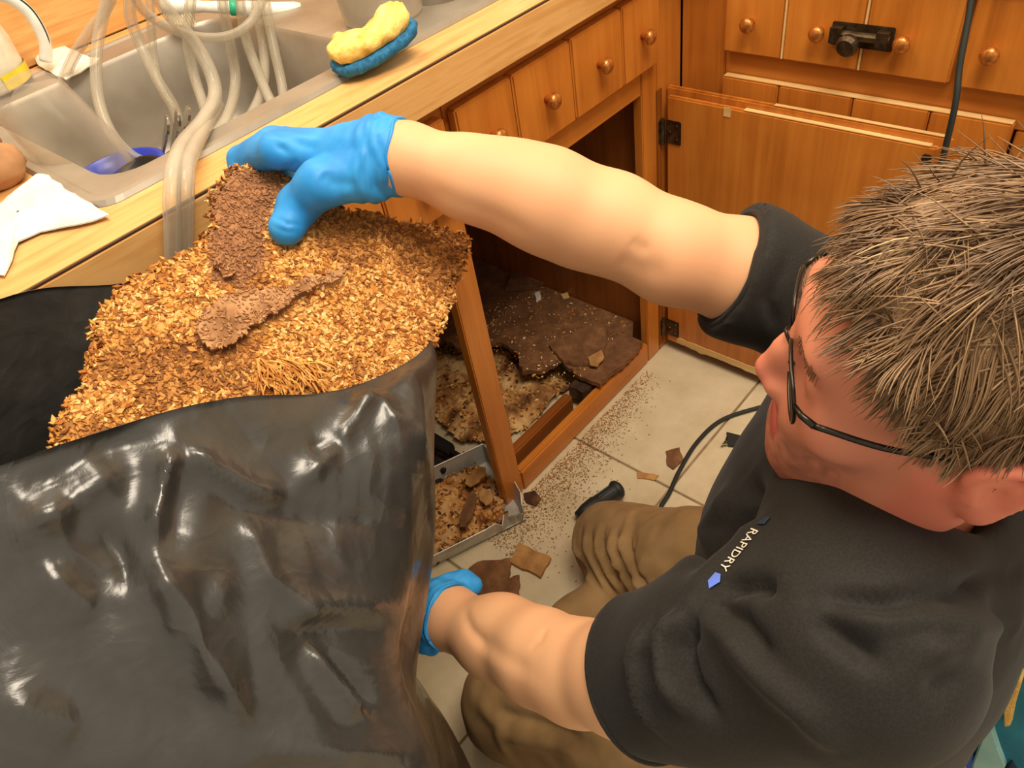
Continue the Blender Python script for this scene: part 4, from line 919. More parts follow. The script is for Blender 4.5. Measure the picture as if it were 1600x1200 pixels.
# ================================================================== the kneeling person
HR = np.array([[0.905, -0.406, -0.128], [0.396, 0.914, -0.092], [0.155, 0.033, 0.987]]); HR, _ = np.linalg.qr(HR); HR *= np.sign(np.diag(HR.T@np.array([[0.905, -0.406, -0.128], [0.396, 0.914, -0.092], [0.155, 0.033, 0.987]])))
HO = np.array([0.420, -0.7167, 0.902])
def hp_(x, y, z): return HO+HR@np.array([x, y, z], float)
per = thing('person', 'kneeling person in black shirt, khaki trousers and blue gloves lowering a slab into a bag', 'person', (0.47, -0.6, 0))
shR, shL = W(1345, 505, .76), W(1330, 1000, .50)
aR = [W(590, 240, .705), W(636, 248, .70), W(735, 279, .705), W(855, 313, .71), W(955, 350, .72), W(1052, 396, .725), W(1160, 425, .74), shR]
rR = [.027, .0285, .0365, .0450, .0455, .0465, .049, .054]
aL = [W(668, 955, .862), W(702, 964, .845), W(775, 1000, .79), W(845, 1028, .735), W(905, 1050, .695), W(985, 1058, .635), W(1130, 1035, .57), shL]
rL = [.028, .031, .0385, .043, .0445, .0475, .052, .057]
nb = np.array([0.452, -0.690, 0.775])                       # base of the neck
sax = _n(shR-shL); fax = _n(np.cross((0, 0, 1), sax)); uax = np.cross(sax, fax); TR = np.stack([sax, fax, uax], 1)
# --- hands: joints of five fingers each
thR = [W(572, 270, .70), W(500, 288, .69), onslab(466, 322, .021), onslab(448, 356, .0165)]
trR = [.024, .0215, .0185, .0162]
def bs(px, py, o=-0.027): return onslab(px, py, o)
def beyond(px, py, o): return onslab(px, py, o)
fR = [([W(432, 236, .712), beyond(392, 250, -.012), bs(398, 292), bs(410, 330)], [.0165, .0135, .0120, .0105]),
      ([W(424, 228, .73), beyond(378, 250, -.022), bs(380, 296, -.030), bs(390, 338, -.029)], [.0165, .0135, .0122, .0107]),
      ([W(428, 223, .75), beyond(392, 240, -.036), bs(415, 285, -.048), bs(430, 325, -.044)], [.0155, .013, .0118, .0103]),
      ([W(446, 222, .768), beyond(420, 240, -.050), bs(445, 275, -.06), bs(460, 305, -.058)], [.0145, .0118, .0105, .0093])]
pR = W(548, 244, .712)
thL = [W(686, 935, .862), W(700, 922, .872), W(722, 914, .876), W(738, 914, .878)]; trL = [.017, .0155, .0135, .0115]
fL = [([W(652, 932, .872), W(640, 938, .895), W(633, 962, .905), W(645, 984, .905)], [.0155, .013, .0115, .0105]),
      ([W(652, 946, .870), W(638, 956, .890), W(634, 982, .895), W(650, 1000, .893)], [.0155, .013, .0117, .0107]),
      ([W(656, 960, .866), W(644, 974, .880), W(645, 998, .882), W(662, 1008, .880)], [.015, .0125, .0113, .0103]),
      ([W(664, 972, .860), W(656, 990, .868), W(662, 1006, .868), W(676, 1010, .866)], [.014, .0115, .0103, .0093])]
pL = W(672, 952, .866)
def hand(S, wrist, palm, thumb, tr, fingers, grow, wr):
    S.cap(wrist, palm, wr, 0.030+grow, 0.012)
    for P, R in fingers:
        S.cap(palm, P[0], 0.021+grow, R[0]+grow, 0.008)
        S.chain(P, [r+grow for r in R], 0.004)
    S.cap(palm*0.6+wrist*0.4, thumb[0], 0.024+grow, tr[0]+grow, 0.014)
    S.chain(thumb, [r+grow for r in tr], 0.007)
# --- body
S = SDF((0.06, -0.93, 0.42), (0.78, -0.03, 1.075), 0.0032)
S.chain(aR, rR, 0.02); S.chain(aL, rL, 0.02)
S.cap(W(800, 290, .712), W(900, 345, .725), .040, .042, 0.02); S.cap(W(790, 985, .795), W(850, 1020, .75), .036, .036, 0.02)
hand(S, aR[1], pR, thR, trR, fR, -0.0035, .0285); hand(S, aL[1], pL, thL, trL, fL, -0.0035, .030)
S.ell((0.458, -0.70, 0.62), (.17, .09, .15), TR, 0.03); S.ell(np.array([0.478, -0.69, 0.50]), (.16, .105, .17), TR, 0.04)
S.cap(shL, shR, .050, .050, 0.03); S.cap(nb-[0, 0, 0.02], shL, .05, .05, 0.03); S.cap(nb-[0, 0, 0.02], shR, .05, .05, 0.03)
S.cap(nb-[0, 0, 0.03], hp_(0, -0.028, -0.03), .063, .058, 0.02)
S.cap(hp_(-.035, .02, -.055), nb+fax*0.0-sax*0.02-[0, 0, .02], .028, .026, 0.03); S.cap(hp_(.035, .02, -.055), nb+fax*0.0+sax*0.02-[0, 0, .02], .028, .026, 0.03)
# head
S.ell(hp_(0, -.012, .050), (.076, .098, .086), HR, 0.02)
S.ell(hp_(0, .048, .005), (.062, .052, .085), HR, 0.025)
for s in (-1, 1):
    S.cap(hp_(s*.056, -.002, -.045), hp_(s*.02, .078, -.088), .022, .020, 0.03)
    S.cap(hp_(s*.058, .005, -.01), hp_(s*.050, .012, -.05), .024, .024, 0.03)
    S.ell(hp_(s*.046, .066, -.006), (.024, .022, .020), HR, 0.025)     # cheek
    S.cap(hp_(s*.024, .080, -.03), hp_(s*.022, .076, -.06), .020, .018, 0.02)
S.ell(hp_(0, .055, -.065), (.045, .045, .035), HR, 0.02)
S.cap(hp_(-.012, .084, -.094), hp_(.012, .084, -.094), .017, .017, 0.02)     # chin
S.cap(hp_(-.034, .083, .046), hp_(.034, .083, .046), .012, .012, 0.018)      # brow
for s in (-1, 1):
    S.ell(hp_(s*.033, .100, .020), (.018, .014, .013), HR, 0.014, 's')       # sockets
    S.ell(hp_(s*.033, .078, .019), (.0155, .0135, .0125), HR, 0.004)         # lids
    S.cap(hp_(s*.017, .087, .024), hp_(s*.046, .081, .024), .0035, .003, 0.004)
S.chain([hp_(0, .088, .030), hp_(0, .101, .008), hp_(0, .111, -.013)], [.0085, .0092, .0112], 0.012)
for s in (-1, 1): S.ell(hp_(s*.0135, .103, -.018), (.0085, .011, .0085), HR, 0.008)
for s in (-1, 1): S.ell(hp_(s*.0075, .107, -.029), (.0038, .005, .0035), HR, 0.002, 's')
S.cap(hp_(-.018, .0905, -.052), hp_(.018, .0905, -.052), .0072, .0072, 0.006); S.cap(hp_(0, .096, -.049), hp_(0, .096, -.0495), .0062, .0062, 0.008)
S.cap(hp_(-.015, .0915, -.0655), hp_(.015, .0915, -.0655), .0082, .0082, 0.006)
S.cap(hp_(-.022, .1005, -.0585), hp_(.022, .1005, -.0585), .0026, .0026, 0.003, 's')
for s in (-1, 1):                                            # ears
    eR = HR@np.array(Matrix.Rotation(-0.28*s, 3, 'Z'))@np.array(Matrix.Rotation(-0.16, 3, 'X'))
    def ep(y, z, x=0.0): return hp_(s*.079, -.014, .003)+eR@np.array([s*x, y, z])
    S.ell(ep(0, 0, .004), (.0075, .019, .029), eR, 0.008)
    rimp = [ep(.012, .006, .004), ep(.014, .020, .006), ep(.006, .031, .009), ep(-.008, .032, .012), ep(-.018, .020, .014), ep(-.019, .004, .013), ep(-.012, -.014, .010), ep(-.002, -.026, .008), ep(.006, -.030, .005)]
    S.chain(spline(rimp, 3), [.0042]*40, 0.004)
    S.ell(ep(.002, -.027, .006), (.0065, .009, .010), eR, 0.006)
    S.ell(ep(.001, .002, .014), (.007, .0085, .013), eR, 0.005, 's'); S.ell(ep(-.008, .018, .0145), (.0045, .0035, .009), eR, 0.004, 's')
    S.cap(ep(-.010, .012, .010), ep(-.009, -.010, .009), .0035, .0035, 0.004); S.cap(ep(.011, -.004, .009), ep(.010, .002, .009), .0035, .0035, 0.004)
V, Q = S.mesh(2); del S
V = folds(V, Q, [([(985, 374), (1000, 386), (1018, 390)], .007, -.0016), ([(960, 400), (1000, 420), (1050, 425)], .014, -.002), ([(660, 290), (740, 325), (850, 375)], .010, -.0015),
                 ([(855, 978), (845, 1000), (825, 1015)], .004, -.0012), ([(720, 970), (760, 1005), (790, 1030), (850, 1068)], .010, -.003), ([(725, 950), (735, 985), (760, 1015)], .006, -.0025), ([(740, 1010), (800, 1045), (850, 1070)], .010, .0015)])
# skin colour
loc = (V-HO)@HR; dh = np.linalg.norm(loc-[0, .02, 0], axis=1)
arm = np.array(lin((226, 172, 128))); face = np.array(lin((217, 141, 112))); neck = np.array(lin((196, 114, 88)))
hm = (np.clip((0.22-dh)/0.06, 0, 1)*np.clip((.115-np.abs(loc[:, 0]))/.02, 0, 1)*np.clip((loc[:, 2]+.20)/.02, 0, 1))[:, None]; C = arm*(1-hm)+face*hm
vx = np.array([mn.noise(Vector(p)*23) for p in V])[:, None]; C = C*(1+0.10*vx*np.array([0.4, 1.0, 1.0]))
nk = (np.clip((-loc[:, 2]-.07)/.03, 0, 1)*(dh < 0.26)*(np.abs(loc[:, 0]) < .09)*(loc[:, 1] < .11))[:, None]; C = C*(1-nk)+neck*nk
ear = (np.clip((np.abs(loc[:, 0])-.075)/.006, 0, 1)*(dh < .13))[:, None]; C = C*(1-ear*.6)+np.array(lin((222, 118, 96)))*ear*.6
nose = np.clip(1-np.linalg.norm(loc-[0, .112, -.014], axis=1)/.022, 0, 1)[:, None]; C = C*(1-nose*.6)+np.array(lin((222, 126, 108)))*nose*.6
lip = ((np.abs(loc[:, 2]+.059) < .0125) & (np.abs(loc[:, 0]) < .024) & (loc[:, 1] > .085))[:, None]; C = np.where(lip, np.array(lin((176, 88, 78))), C)
stub = (np.clip((-loc[:, 2]-.030)/.02, 0, 1)*np.clip((loc[:, 1]-.035)/.03, 0, 1)*(dh < .15)*(1-lip[:, 0]))[:, None]
st_n = np.array([0.5+0.5*mn.noise(Vector(p)*160) for p in V])[:, None]; C = C*(1-0.42*stub*np.clip(st_n*1.3, 0, 1))
for k in range(2):
    cc = W(0, 0, 0)
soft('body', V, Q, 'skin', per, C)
bodyV, bodyQ = V, Q
for s in (-1, 1):
    e = obj('eye', MB().lathe([(0, -.0118), (.008, -.009), (.0118, 0), (.0105, .0055), (.006, .0103), (0, .0118)], hp_(s*.033, .0775, .019), HR@np.array([0, 1, -.25]), 18), 'eye', per, smooth=True)
    obj('iris', MB().lathe([(0, .0115), (.004, .0114), (.0056, .0104)], hp_(s*.033, .078, .019), HR@np.array([0, 1, -.25]), 14), 'iris', e, smooth=True)

# --- gloves
def glove(wr, palm, thumb, tr, fingers, lo, hi, lines, cuff_w, cuff_r, far):
    S = SDF(lo, hi, 0.0021); hand(S, wr, palm, thumb, tr, fingers, 0.0004, cuff_r)
    S.cap(wr, cuff_w, cuff_r, cuff_r+.002, 0.006); n = _n(cuff_w-palm)
    S.plane_cut(cuff_w+n*0.004, n, cuff_w-0.06, cuff_w+0.06)
    V, Q = S.mesh(2); d = (V-cuff_w)@n
    ang = np.arctan2((V-cuff_w)@_n(np.cross(n, (0.1, 0.2, 1))), (V-cuff_w)@np.cross(n, _n(np.cross(n, (0.1, 0.2, 1)))))
    N = vnormals(V, Q); near = np.exp(-((d+0.016)/0.016)**2)
    wv = np.array([mn.noise(Vector((a*1.6, x*150, 0.3))) for a, x in zip(ang, d)]); wv2 = np.array([mn.noise(Vector(p)*55) for p in V])
    V = V+N*(near*(0.0042*wv+0.002)+0.0007*wv2)[:, None]
    V = folds(V, Q, lines)
    me = soft('glove', V, Q, 'glove', per); rimc = cuff_w+n*0.003
    u = _n(np.cross(n, (0.1, 0.2, 1))); w = np.cross(n, u); a = np.linspace(0, 2*PI, 41); rr = cuff_r+.0015
    pth = np.array([rimc+u*rr*math.cos(t)+w*rr*math.sin(t)+n*0.0015*math.sin(5*t) for t in a]); obj('rolled_cuff', MB().tube(pth, 0.0018, 6), 'glove', me, smooth=True)
    return me
glove(W(600, 242, .706), pR, thR, trR, fR, (0.10, -0.42, 0.82), (0.52, 0.03, 1.07),
      [([(428, 340), (450, 350), (474, 352)], .0022, -.0014), ([(424, 352), (446, 362), (466, 362)], .002, -.001), ([(398, 210), (440, 232), (470, 262)], .004, -.0022), ([(425, 205), (470, 225), (500, 232)], .005, -.0016), ([(470, 250), (450, 262), (440, 270)], .004, -.0014), ([(500, 270), (520, 285), (560, 290)], .006, -.002), ([(575, 210), (600, 260), (590, 296)], .004, .002), ([(590, 215), (610, 262), (605, 296)], .003, -.0025)],
      W(622, 246, .703), .0335, None)
glove(W(692, 958, .850), pL, thL, trL, fL, (0.06, -0.48, 0.40), (0.36, -0.18, 0.66),
      [([(650, 925), (662, 960), (690, 1000)], .003, .0018), ([(665, 920), (675, 955), (700, 995)], .003, -.002), ([(640, 930), (648, 965), (670, 1000)], .003, -.0018)],
      W(702, 963, .842), .0355, None)

# --- shirt
S = SDF((0.10, -0.98, 0.16), (0.80, -0.42, 0.90), 0.0042)
S.ell((0.456, -0.687, 0.635), (.205, .135, .175), TR, 0.02); S.ell((0.474, -0.70, 0.47), (.195, .135, .23), TR, 0.06); S.ell((0.485, -0.70, 0.30), (.20, .14, .15), TR, 0.05)
S.cap(shL, shR, .064, .060, 0.03); S.cap(nb-[0, 0, .04], shL, .058, .064, 0.05); S.cap(nb-[0, 0, .04], shR, .058, .062, 0.05)
S.ell(np.array([0.43, -0.625, 0.56]), (.13, .075, .11), TR, 0.05); S.ell(np.array([0.60, -0.76, 0.68]), (.13, .09, .13), TR, 0.05)
for a, r in ((aL, (.0665, .072)), (aR, (.0625, .066))):
    S.cap(a[-3]+(a[-4]-a[-3])*.35, a[-2], r[0]-.002, r[1]-.003, 0.02); S.cap(a[-2], a[-1], r[1]-.003, r[1], 0.03)
slL, slR = W(1012, 1056, .630), W(1140, 420, .737)
for e, a in ((slL, aL), (slR, aR)):
    n = _n(e-a[-2]) if a is aL else _n(aR[4]-aR[6]); S.plane_cut(e, n, e-0.11, e+0.11)
# neck opening
S.cap(nb+[0, 0, -.015], hp_(0, -.028, .02), .074, .085, 0.008, 's')
V, Q = S.mesh(4); del S
N = vnormals(V, Q)
lowf = np.clip((0.62-V[:, 2])/0.2, 0, 1)
V = V+N*np.array([0.0035*mn.noise(Vector((p[0]*9, p[1]*9, p[2]*16)))+0.0007*mn.noise(Vector(p)*34) for p in V])[:, None]
shl = [
 ([(1075, 955), (1040, 1000), (1045, 1060), (1090, 1120)], .008, .010), ([(1095, 960), (1070, 1010), (1085, 1070), (1130, 1130)], .007, -.009), ([(1010, 975), (990, 1030), (1005, 1100), (1040, 1150)], .006, .006), ([(1025, 970), (1010, 1030), (1025, 1090)], .005, -.006),
 ([(1080, 945), (1140, 990), (1180, 1040), (1260, 1110), (1320, 1180)], .012, .007), ([(1105, 940), (1160, 975), (1215, 1040)], .009, -.008),
 ([(1120, 920), (1180, 910), (1210, 925)], .008, -.008), ([(1270, 935), (1380, 945), (1500, 925), (1590, 895)], .008, -.009), ([(1280, 960), (1400, 972), (1500, 985), (1590, 975)], .009, .007), ([(1380, 978), (1480, 990), (1580, 985)], .007, -.006),
 ([(1270, 960), (1330, 1005), (1380, 1040)], .009, -.007), ([(1160, 760), (1110, 830), (1070, 900)], .02, .008), ([(1165, 745), (1180, 780), (1150, 850), (1080, 930)], .015, -.008), ([(1200, 800), (1130, 880), (1060, 960)], .02, .006),
 ([(1590, 1010), (1500, 1050), (1440, 1100)], .012, -.005), ([(1430, 1000), (1500, 1030), (1560, 1020)], .012, .005),
 ([(1190, 370), (1175, 430), (1190, 500)], .006, .002), ([(1230, 400), (1200, 470), (1215, 520)], .007, -.003)]
V = folds(V, Q, [(p, w*.85, a*1.5) for p, w, a in shl])
sh = soft('shirt', V, Q, 'shirt', per); shV, shQ = V, Q
# sleeve hems and collar
for e, a, r in ((slL, aL, .0690), (slR, aR, .0622)):
    n = _n(e-a[-2]) if a is aL else _n(aR[4]-aR[6]); u = _n(np.cross(n, (0, 0, 1))); w = np.cross(n, u); t_ = np.linspace(0, 2*PI, 49)
    obj('sleeve_hem', MB().tube(np.array([e-n*0.001+(u*math.cos(t)+w*math.sin(t))*(r-.004) for t in t_]), 0.0035, 8), 'shirt', sh, smooth=True)
cn = _n(hp_(0, -.028, .0)-nb); cu = _n(np.cross(cn, sax)); cw = np.cross(cn, cu); cc = nb+cn*0.010+fax*0.004
V2 = []
for hgt_, rr in ((-.020, .082), (.002, .0745), (.012, .071), (.013, .067), (-.015, .066)):
    V2.append([cc+cn*(hgt_+0.012*math.cos(t))+(cu*math.cos(t)*1.02+cw*math.sin(t))*rr for t in np.linspace(0, 2*PI, 48, endpoint=False)])
obj('collar', MB().grid(np.array(V2), closed=True), 'shirt', sh, smooth=True)
# logo: lettering laid on the chest
def on_shirt(px, py):
    h = surface_hits(V, Q, [(px, py)]); return h[0] if h else None
tree = BVHTree.FromPolygons(V.tolist(), Q.tolist())
pa, pb = on_shirt(1182, 828), on_shirt(1130, 892)
def text_mesh(body, size):
    c = bpy.data.curves.new('t', 'FONT'); c.body = body; c.size = size; c.resolution_u = 3; o = bpy.data.objects.new('t', c); COL.objects.link(o)
    dg = bpy.context.evaluated_depsgraph_get(); me = o.evaluated_get(dg).to_mesh(); v = np.array([q.co[:] for q in me.vertices]); f = [tuple(p.vertices) for p in me.polygons]
    o.evaluated_get(dg).to_mesh_clear(); bpy.data.objects.remove(o); bpy.data.curves.remove(c); return v, f
if pa is not None and pb is not None:
    tv, tf = text_mesh('RAPIDRY', 1.0); wd_ = tv[:, 0].max(); ht = tv[:, 1].max(); du = _n(pb-pa); Lg = np.linalg.norm(pb-pa)
    nn = np.array(tree.find_nearest(Vector((pa+pb)/2))[1]); nn = nn if nn@(CAM-pa) > 0 else -nn
    dv = _n(np.cross(nn, du)); hgt2 = Lg/wd_*1.1
    def lay(P2, off):                                       # (along, up) -> on the cloth
        out = []
        for a, c in P2:
            q = pa+du*a+dv*c; h = tree.find_nearest(Vector(q)); m = np.array(h[1]); m = m if m@nn > 0 else -m; out.append(np.array(h[0])+m*off)
        return np.array(out)
    P = lay(np.c_[tv[:, 0]/wd_*Lg, (tv[:, 1]/ht-0.5)*0.0085], 0.0012); obj('chest_logo', MB().add(P, tf), 'logo_white', sh, fixn=False)
    sw = [(-0.012, 0.002), (-0.004, 0.011), (Lg*.3, 0.0125), (Lg*.72, 0.0105), (Lg*.72, 0.0115), (Lg*.3, 0.0138), (-0.006, 0.014), (-0.016, 0.004)]
    k = [(Lg+.004, -.004), (Lg+.012, -.005), (Lg+.016, 0), (Lg+.008, 0.004), (Lg+.003, .001)]
    obj('logo_mark', MB().add(lay(k, .0014), [(0, 1, 2, 3, 4)]), 'logo_blue', sh, fixn=False)
    obj('logo_mark', MB().add(lay([(-.004, -.004), (-.012, -.003), (-.014, .002), (-.006, .004)], .0014), [(0, 1, 2, 3)]), 'navy', sh, fixn=False)

# --- trousers
hipR, hipL = np.array([.56, -.68, .24]), np.array([.41, -.76, .25]); knR, knL = np.array([.605, -.262, .085]), np.array([.262, -.318, .105])
S = SDF((0.10, -1.0, -0.01), (0.86, -0.14, 0.42), 0.0045)
S.cap(hipL, hipR, .13, .13, 0.03); S.chain([hipR, hipR*.45+knR*.55+[0, 0, .035], knR], [.105, .098, .073], 0.03); S.chain([hipL, hipL*.45+knL*.55+[0, 0, .035], knL], [.105, .102, .082], 0.03); S.chain([(.30, -.335, .09), (.435, -.322, .066), (.55, -.34, .07)], [.07, .058, .055], 0.04)
ftR, ftL = np.array([.67, -.70, .06]), np.array([.35, -.84, .06])
S.chain([knR+[0.0, -.01, -.015], (knR+ftR)/2+[0, 0, .0], ftR], [.066, .064, .05], 0.03); S.chain([knL+[0, -.01, -.015], (knL+ftL)/2, ftL], [.066, .064, .05], 0.03)
S.cap((.50, -.46, .11), (.41, -.48, .11), .085, .085, 0.05)
S.plane_cut((0, 0, 0.003), (0, 0, -1))
V, Q = S.mesh(2); del S; N = vnormals(V, Q)
V = V+N*np.array([0.004*mn.noise(Vector((p[0]*10, p[1]*10, p[2]*10)))+0.0016*mn.noise(Vector(p)*38) for p in V])[:, None]
kl = []
for k, (x0, x1) in enumerate(((902, 912), (918, 930), (936, 948), (956, 968), (976, 986))):
    kl.append(([(x0, 815+4*k), (x0-2, 860), (x1+8, 905), (x1+24, 930)], .006, .0075)); kl.append(([(x0+9, 815+4*k), (x0+7, 860), (x1+18, 905), (x1+30, 925)], .004, -.007))
kl += [([(985, 800), (975, 850), (965, 890), (930, 940)], .006, .006), ([(1000, 790), (990, 850), (985, 890)], .008, -.004), ([(960, 892), (990, 900), (1030, 905)], .004, -.003), ([(1030, 790), (1010, 860), (1000, 940)], .012, .005),
       ([(780, 1150), (850, 1160), (940, 1190)], .012, .008), ([(770, 1110), (840, 1130), (920, 1160)], .010, -.008), ([(740, 1090), (780, 1130), (800, 1190)], .012, .006)]
V = folds(V, Q, kl); V[:, 2] = np.maximum(V[:, 2], 0.002)
soft('trousers', V, Q, 'khaki', per)
for ft, kn in ((ftR, knR), (ftL, knL)):
    d = _n((ft-kn)*[1, 1, 0]); S = SDF(ft-[.12, .22, .07], ft+[.12, .10, .10], 0.005)
    S.cap(ft-d*.02, ft+d*.03+[0, 0, -.005], .05, .045, 0.02); S.cap(ft+d*.03+[0, 0, -.005], ft+d*.11+[0, 0, -.02], .043, .036, 0.02); S.plane_cut((0, 0, .004), (0, 0, -1))
    v, q = S.mesh(1); bt_ = soft('boot', v, q, 'boot', per)

# --- glasses
gl = bpy.data.objects.new('glasses', None); COL.objects.link(gl); gl.parent = per; gl.location = Vector(hp_(0, .1, .02))-Vector(rootloc(per))
gc, gf, gr = hp_(0, .104, .019), HR@np.array([0, 1, 0]), HR@np.array([1, 0, 0]); gu = HR@np.array([0, 0.10, 1]); gu = _n(gu)
for s in (-1, 1):
    cl = gc+gr*s*.034-gf*.004; P = []
    for t in np.linspace(0, 2*PI, 41):
        cx, cy = math.cos(t), math.sin(t); e = (abs(cx)**3.2+abs(cy)**3.2)**(-1/3.2); P.append(cl+gr*cx*e*.0265+gu*cy*e*.018-gf*(0.0025*cx*s*e+0.0015*cx*cx))
    P = np.array(P); obj('rim', MB().tube(P, 0.0014, 8), 'gunmetal', gl, smooth=True)
    m = MB(); m.add(np.vstack([P[:-1], P[:-1]-gf*0.0016]), [tuple(range(40)), tuple(range(79, 39, -1))]+[(i, (i+1) % 40, 40+(i+1) % 40, 40+i) for i in range(40)]); obj('lens', m, 'lens', gl)
    h0 = cl+gr*s*.0265+gu*.010-gf*.004; h1 = hp_(s*.0735, .085, .029); h2 = hp_(s*.079, .045, .024); h3 = hp_(s*.081, .006, .026); h4 = hp_(s*.079, -.012, .020); h5 = hp_(s*.077, -.026, -.002)
    obj('hinge', MB().tube([h0, h0*.5+h1*.5+gf*.002, h1], [.0016, .0022, .0024], 8), 'gunmetal', gl, smooth=True)
    obj('temple', MB().tube(rib([h1, h2, h3, h4, h5]), 0.0021, 8), 'gunmetal', gl, smooth=True)
    obj('nose_pad', MB().lathe([(0, -.003), (.003, -.0015), (.0035, .001), (.002, .003), (0, .0035)], hp_(s*.0125, .0985, .012), HR@np.array([s*.6, .4, .3]), 10).tube([hp_(s*.0125, .0985, .012), cl-gr*s*.024-gf*.001], .0007, 5), 'gunmetal', gl, smooth=True)
obj('bridge', MB().tube(rib([gc-gr*.0085-gf*.003+gu*.004, gc+gu*.009+gf*.001, gc+gr*.0085-gf*.003+gu*.004]), 0.0013, 8), 'gunmetal', gl, smooth=True)

# --- hair: a close cap plus combed strands
HC = np.array([0, -.012, .050]); HRAD = np.array([.0765, .0985, .0865])
def hairline(x, y):                                          # lowest hair height at a place on the scalp (head frame)
    return np.interp(y, [-.12, -.07, -.03, -.012, .000, .012, .024, .036, .05, .066, .08], [-.055, -.048, -.012, .030, .032, .010, .036, .064, .082, .095, .106])
nU, nV_ = 120, 60; Vc = []; Fc = []; Ic = {}
for j in range(nV_):
    for i in range(nU):
        th, ph = 2*PI*i/nU, PI*j/(nV_-1); d = np.array([math.sin(ph)*math.cos(th), math.sin(ph)*math.sin(th), math.cos(ph)]); p = HC+d*HRAD
        if p[2] > hairline(p[0], p[1]): Ic[i, j] = len(Vc); Vc.append(hp_(*(HC+d*(HRAD+.002+.003*max(0, d[2])))))
for (i, j), a in Ic.items():
    q = [(i, j), (i, j+1), ((i+1) % nU, j+1), ((i+1) % nU, j)]
    if all(k in Ic for k in q): Fc.append(tuple(Ic[k] for k in q))
HCOL = [(114, 87, 60), (132, 102, 72), (148, 116, 83), (168, 136, 98), (208, 177, 132), (92, 70, 48)]
mb = MB().add(np.array(Vc), Fc, lin((104, 78, 54)))
def strand(p, d, L, seed, r0, col, curl):
    pts = [p]; q = p.copy(); dd = d.copy(); ns = 6
    for k in range(ns):
        rel = q-HC; nrm = _n(rel/HRAD**2); nz = np.array([mn.noise(Vector(q*34)+Vector((seed, 0, 0))), mn.noise(Vector(q*34)+Vector((0, seed, 5))), mn.noise(Vector(q*34)+Vector((3, 0, seed)))])
        dd = _n(dd+nz*curl+np.array([0, 0, -.16])); q = q+dd*L/ns
        e = np.linalg.norm((q-HC)/(HRAD+.004)); 
        if e < 1.02: q = HC+(q-HC)/e*1.022
        pts.append(q)
    P = np.array([hp_(*x) for x in pts]); mb.tube(P, [r0, r0*1.1, r0, r0*.9, r0*.75, r0*.5, r0*.15], 3, cap=False, col=col)
crown = np.array([.030, -.104, .085]); cnt = 0
cells = [HC+_n(rng.normal(0, 1, 3))*HRAD for _ in range(420)]; cells = np.array(cells)
cdir = rng.normal(0, 1, (420, 3)); ccol = rng.normal(0, 1, 420); clen = rng.uniform(.75, 1.25, 420)
while cnt < 17000:
    d = rng.normal(0, 1, 3); d /= np.linalg.norm(d); p = HC+d*HRAD
    if p[2] < hairline(p[0], p[1])+0.002: continue
    if p[0] > 0.045 and p[2] < .08 and rng.uniform() < .6: continue
    if abs(p[0]) > .05 and -.055 < p[1] < .004 and p[2] < .036: continue
    ce = int(np.argmin(((cells-p)**2).sum(1)))
    nrm = _n(d/HRAD); side = np.clip(abs(p[0])/.07, 0, 1); topf = np.clip((p[2]-.03)/.09, 0, 1); front = np.clip((p[1]-.0)/.08, 0, 1)
    comb = np.array([-.26, .80, -.48-.35*side]); comb[1] *= .45+.55*topf; t = comb-nrm*(comb@nrm); t = _n(t+np.array([0, 0, -.05]))
    if rng.uniform() < .30:
        a_r = rng.normal(0, .8); t = _n(t*math.cos(a_r)+np.cross(nrm, t)*math.sin(a_r))
    lift = .12+.10*topf; L = clen[ce]*rng.uniform(.75, 1.15)*(.022+.030*topf)*(1-.3*front)
    k_ = 2.4+ccol[ce]*.9+rng.normal(0, .7)
    ci = int(np.clip(round(k_), 0, 5)); c_ = lin(HCOL[[5, 0, 1, 2, 3, 4][ci]])
    strand(p+nrm*(.001+.003*topf*rng.uniform()), _n(t+nrm*lift+cdir[ce]*.40+rng.normal(0, .08, 3)), L, 1.5+ce % 7, rng.uniform(.0005, .0009), c_, .30); cnt += 1
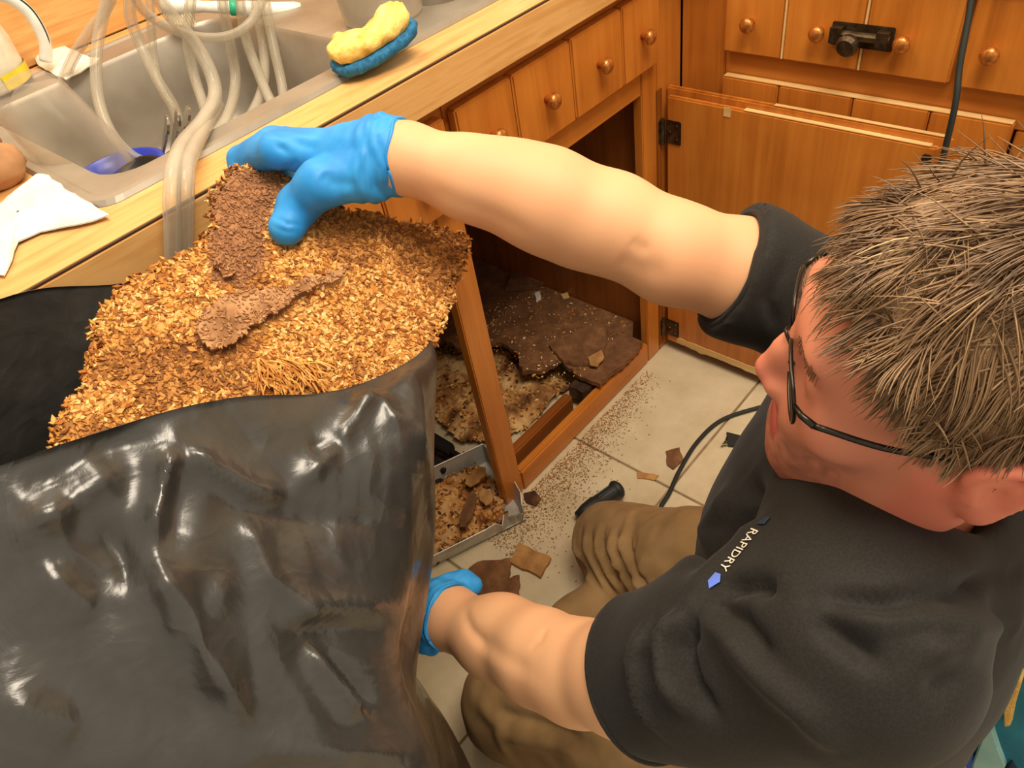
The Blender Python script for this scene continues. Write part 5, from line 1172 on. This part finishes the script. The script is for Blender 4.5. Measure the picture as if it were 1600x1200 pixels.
# loose locks over the forehead and the eyebrows
for k in range(46):
    p = np.array([rng.uniform(-.062, .04), .0, 0]); y = .070-.2*p[0]**2*10*.5; p = HC+_n(np.array([p[0], .078, .052+rng.normal(0, .006)])/1)*HRAD*np.array([1.02, 1.02, 1.02])
    p[0] = rng.uniform(-.06, .05); e = np.linalg.norm((p-HC)/HRAD); p = HC+(p-HC)/e*1.01
    strand(p, _n(np.array([-.3+rng.normal(0, .3), .55, -.35])), rng.uniform(.03, .05), 4.0, .0006, lin(HCOL[rng.integers(0, 3)]), .32)
ho = obj('hair', mb, 'hair', per, fixn=False, smooth=True)
for s in (-1, 1):
    mbe = MB()
    for k in range(100):
        u = rng.uniform(); a = hp_(s*(.015+.034*u), .0985-.012*u*u, .042+.006*math.sin(PI*min(u*.8+.1, 1))+rng.normal(0, .0015)); mbe.tube([a, a+HR@np.array([s*.006, .0015, .002-.003*u])], [.0005, .0002], 3, cap=False, col=lin((132, 92, 64)))
    obj('eyebrow', mbe, 'hair', per, fixn=False)

# ================================================================== bright tote behind the person
tt = thing('tote_bag', 'teal cloth tote with aqua pocket and tan webbing at the bottom right corner', 'tote', (0.74, -0.98, 0))
c0 = np.array([.753, -1.0, 0]); R_ = []
for z, sx, sy in ((.002, .14, .13), (.02, .152, .145), (.12, .158, .15), (.24, .158, .15), (.36, .152, .145), (.42, .145, .135), (.41, .135, .125), (.2, .13, .12)):
    q = rrect(-sx, sx, -sy, sy, .035, 10); R_.append([(c0[0]+x*(1+.02*fbm((x*8, y*8, z*8), 1, 2)), c0[1]+y*(1+.03*fbm((x*9, y*9, z*7+3), 1, 2)), z+.006*mn.noise(Vector((x*20, y*20, z)))*(z > .3)) for x, y in q])
Rt = np.array(R_); mbt = MB().grid(Rt, closed=True); tb = obj('tote_body', mbt, 'teal', tt, smooth=True)
def patch(pix, x, th, nm, m, par=tb):
    P = [onX(a, b, x+.012) for a, b in pix]; return obj(nm, MB().prism(P, (-.012-th, 0, 0)), m, par, bevel=th*.3)
patch([(1556, 1117), (1540, 1140), (1528, 1172), (1520, 1210), (1545, 1225), (1566, 1205), (1578, 1180), (1568, 1155)], .594, .006, 'pocket', 'aqua')
patch([(1524, 1148), (1500, 1172), (1475, 1205), (1470, 1240), (1518, 1240), (1530, 1180)], .596, .006, 'side_panel', 'royal')
patch([(1598, 1036), (1586, 1060), (1575, 1095), (1576, 1120), (1585, 1118), (1590, 1090), (1602, 1050)], .590, .005, 'webbing', 'tan')
patch([(1574, 1062), (1558, 1082), (1542, 1105), (1548, 1110), (1566, 1095), (1576, 1075)], .588, .005, 'trim', 'yellow')
patch([(1585, 1178), (1565, 1200), (1560, 1225), (1600, 1225), (1598, 1200)], .592, .004, 'lining', 'navy')
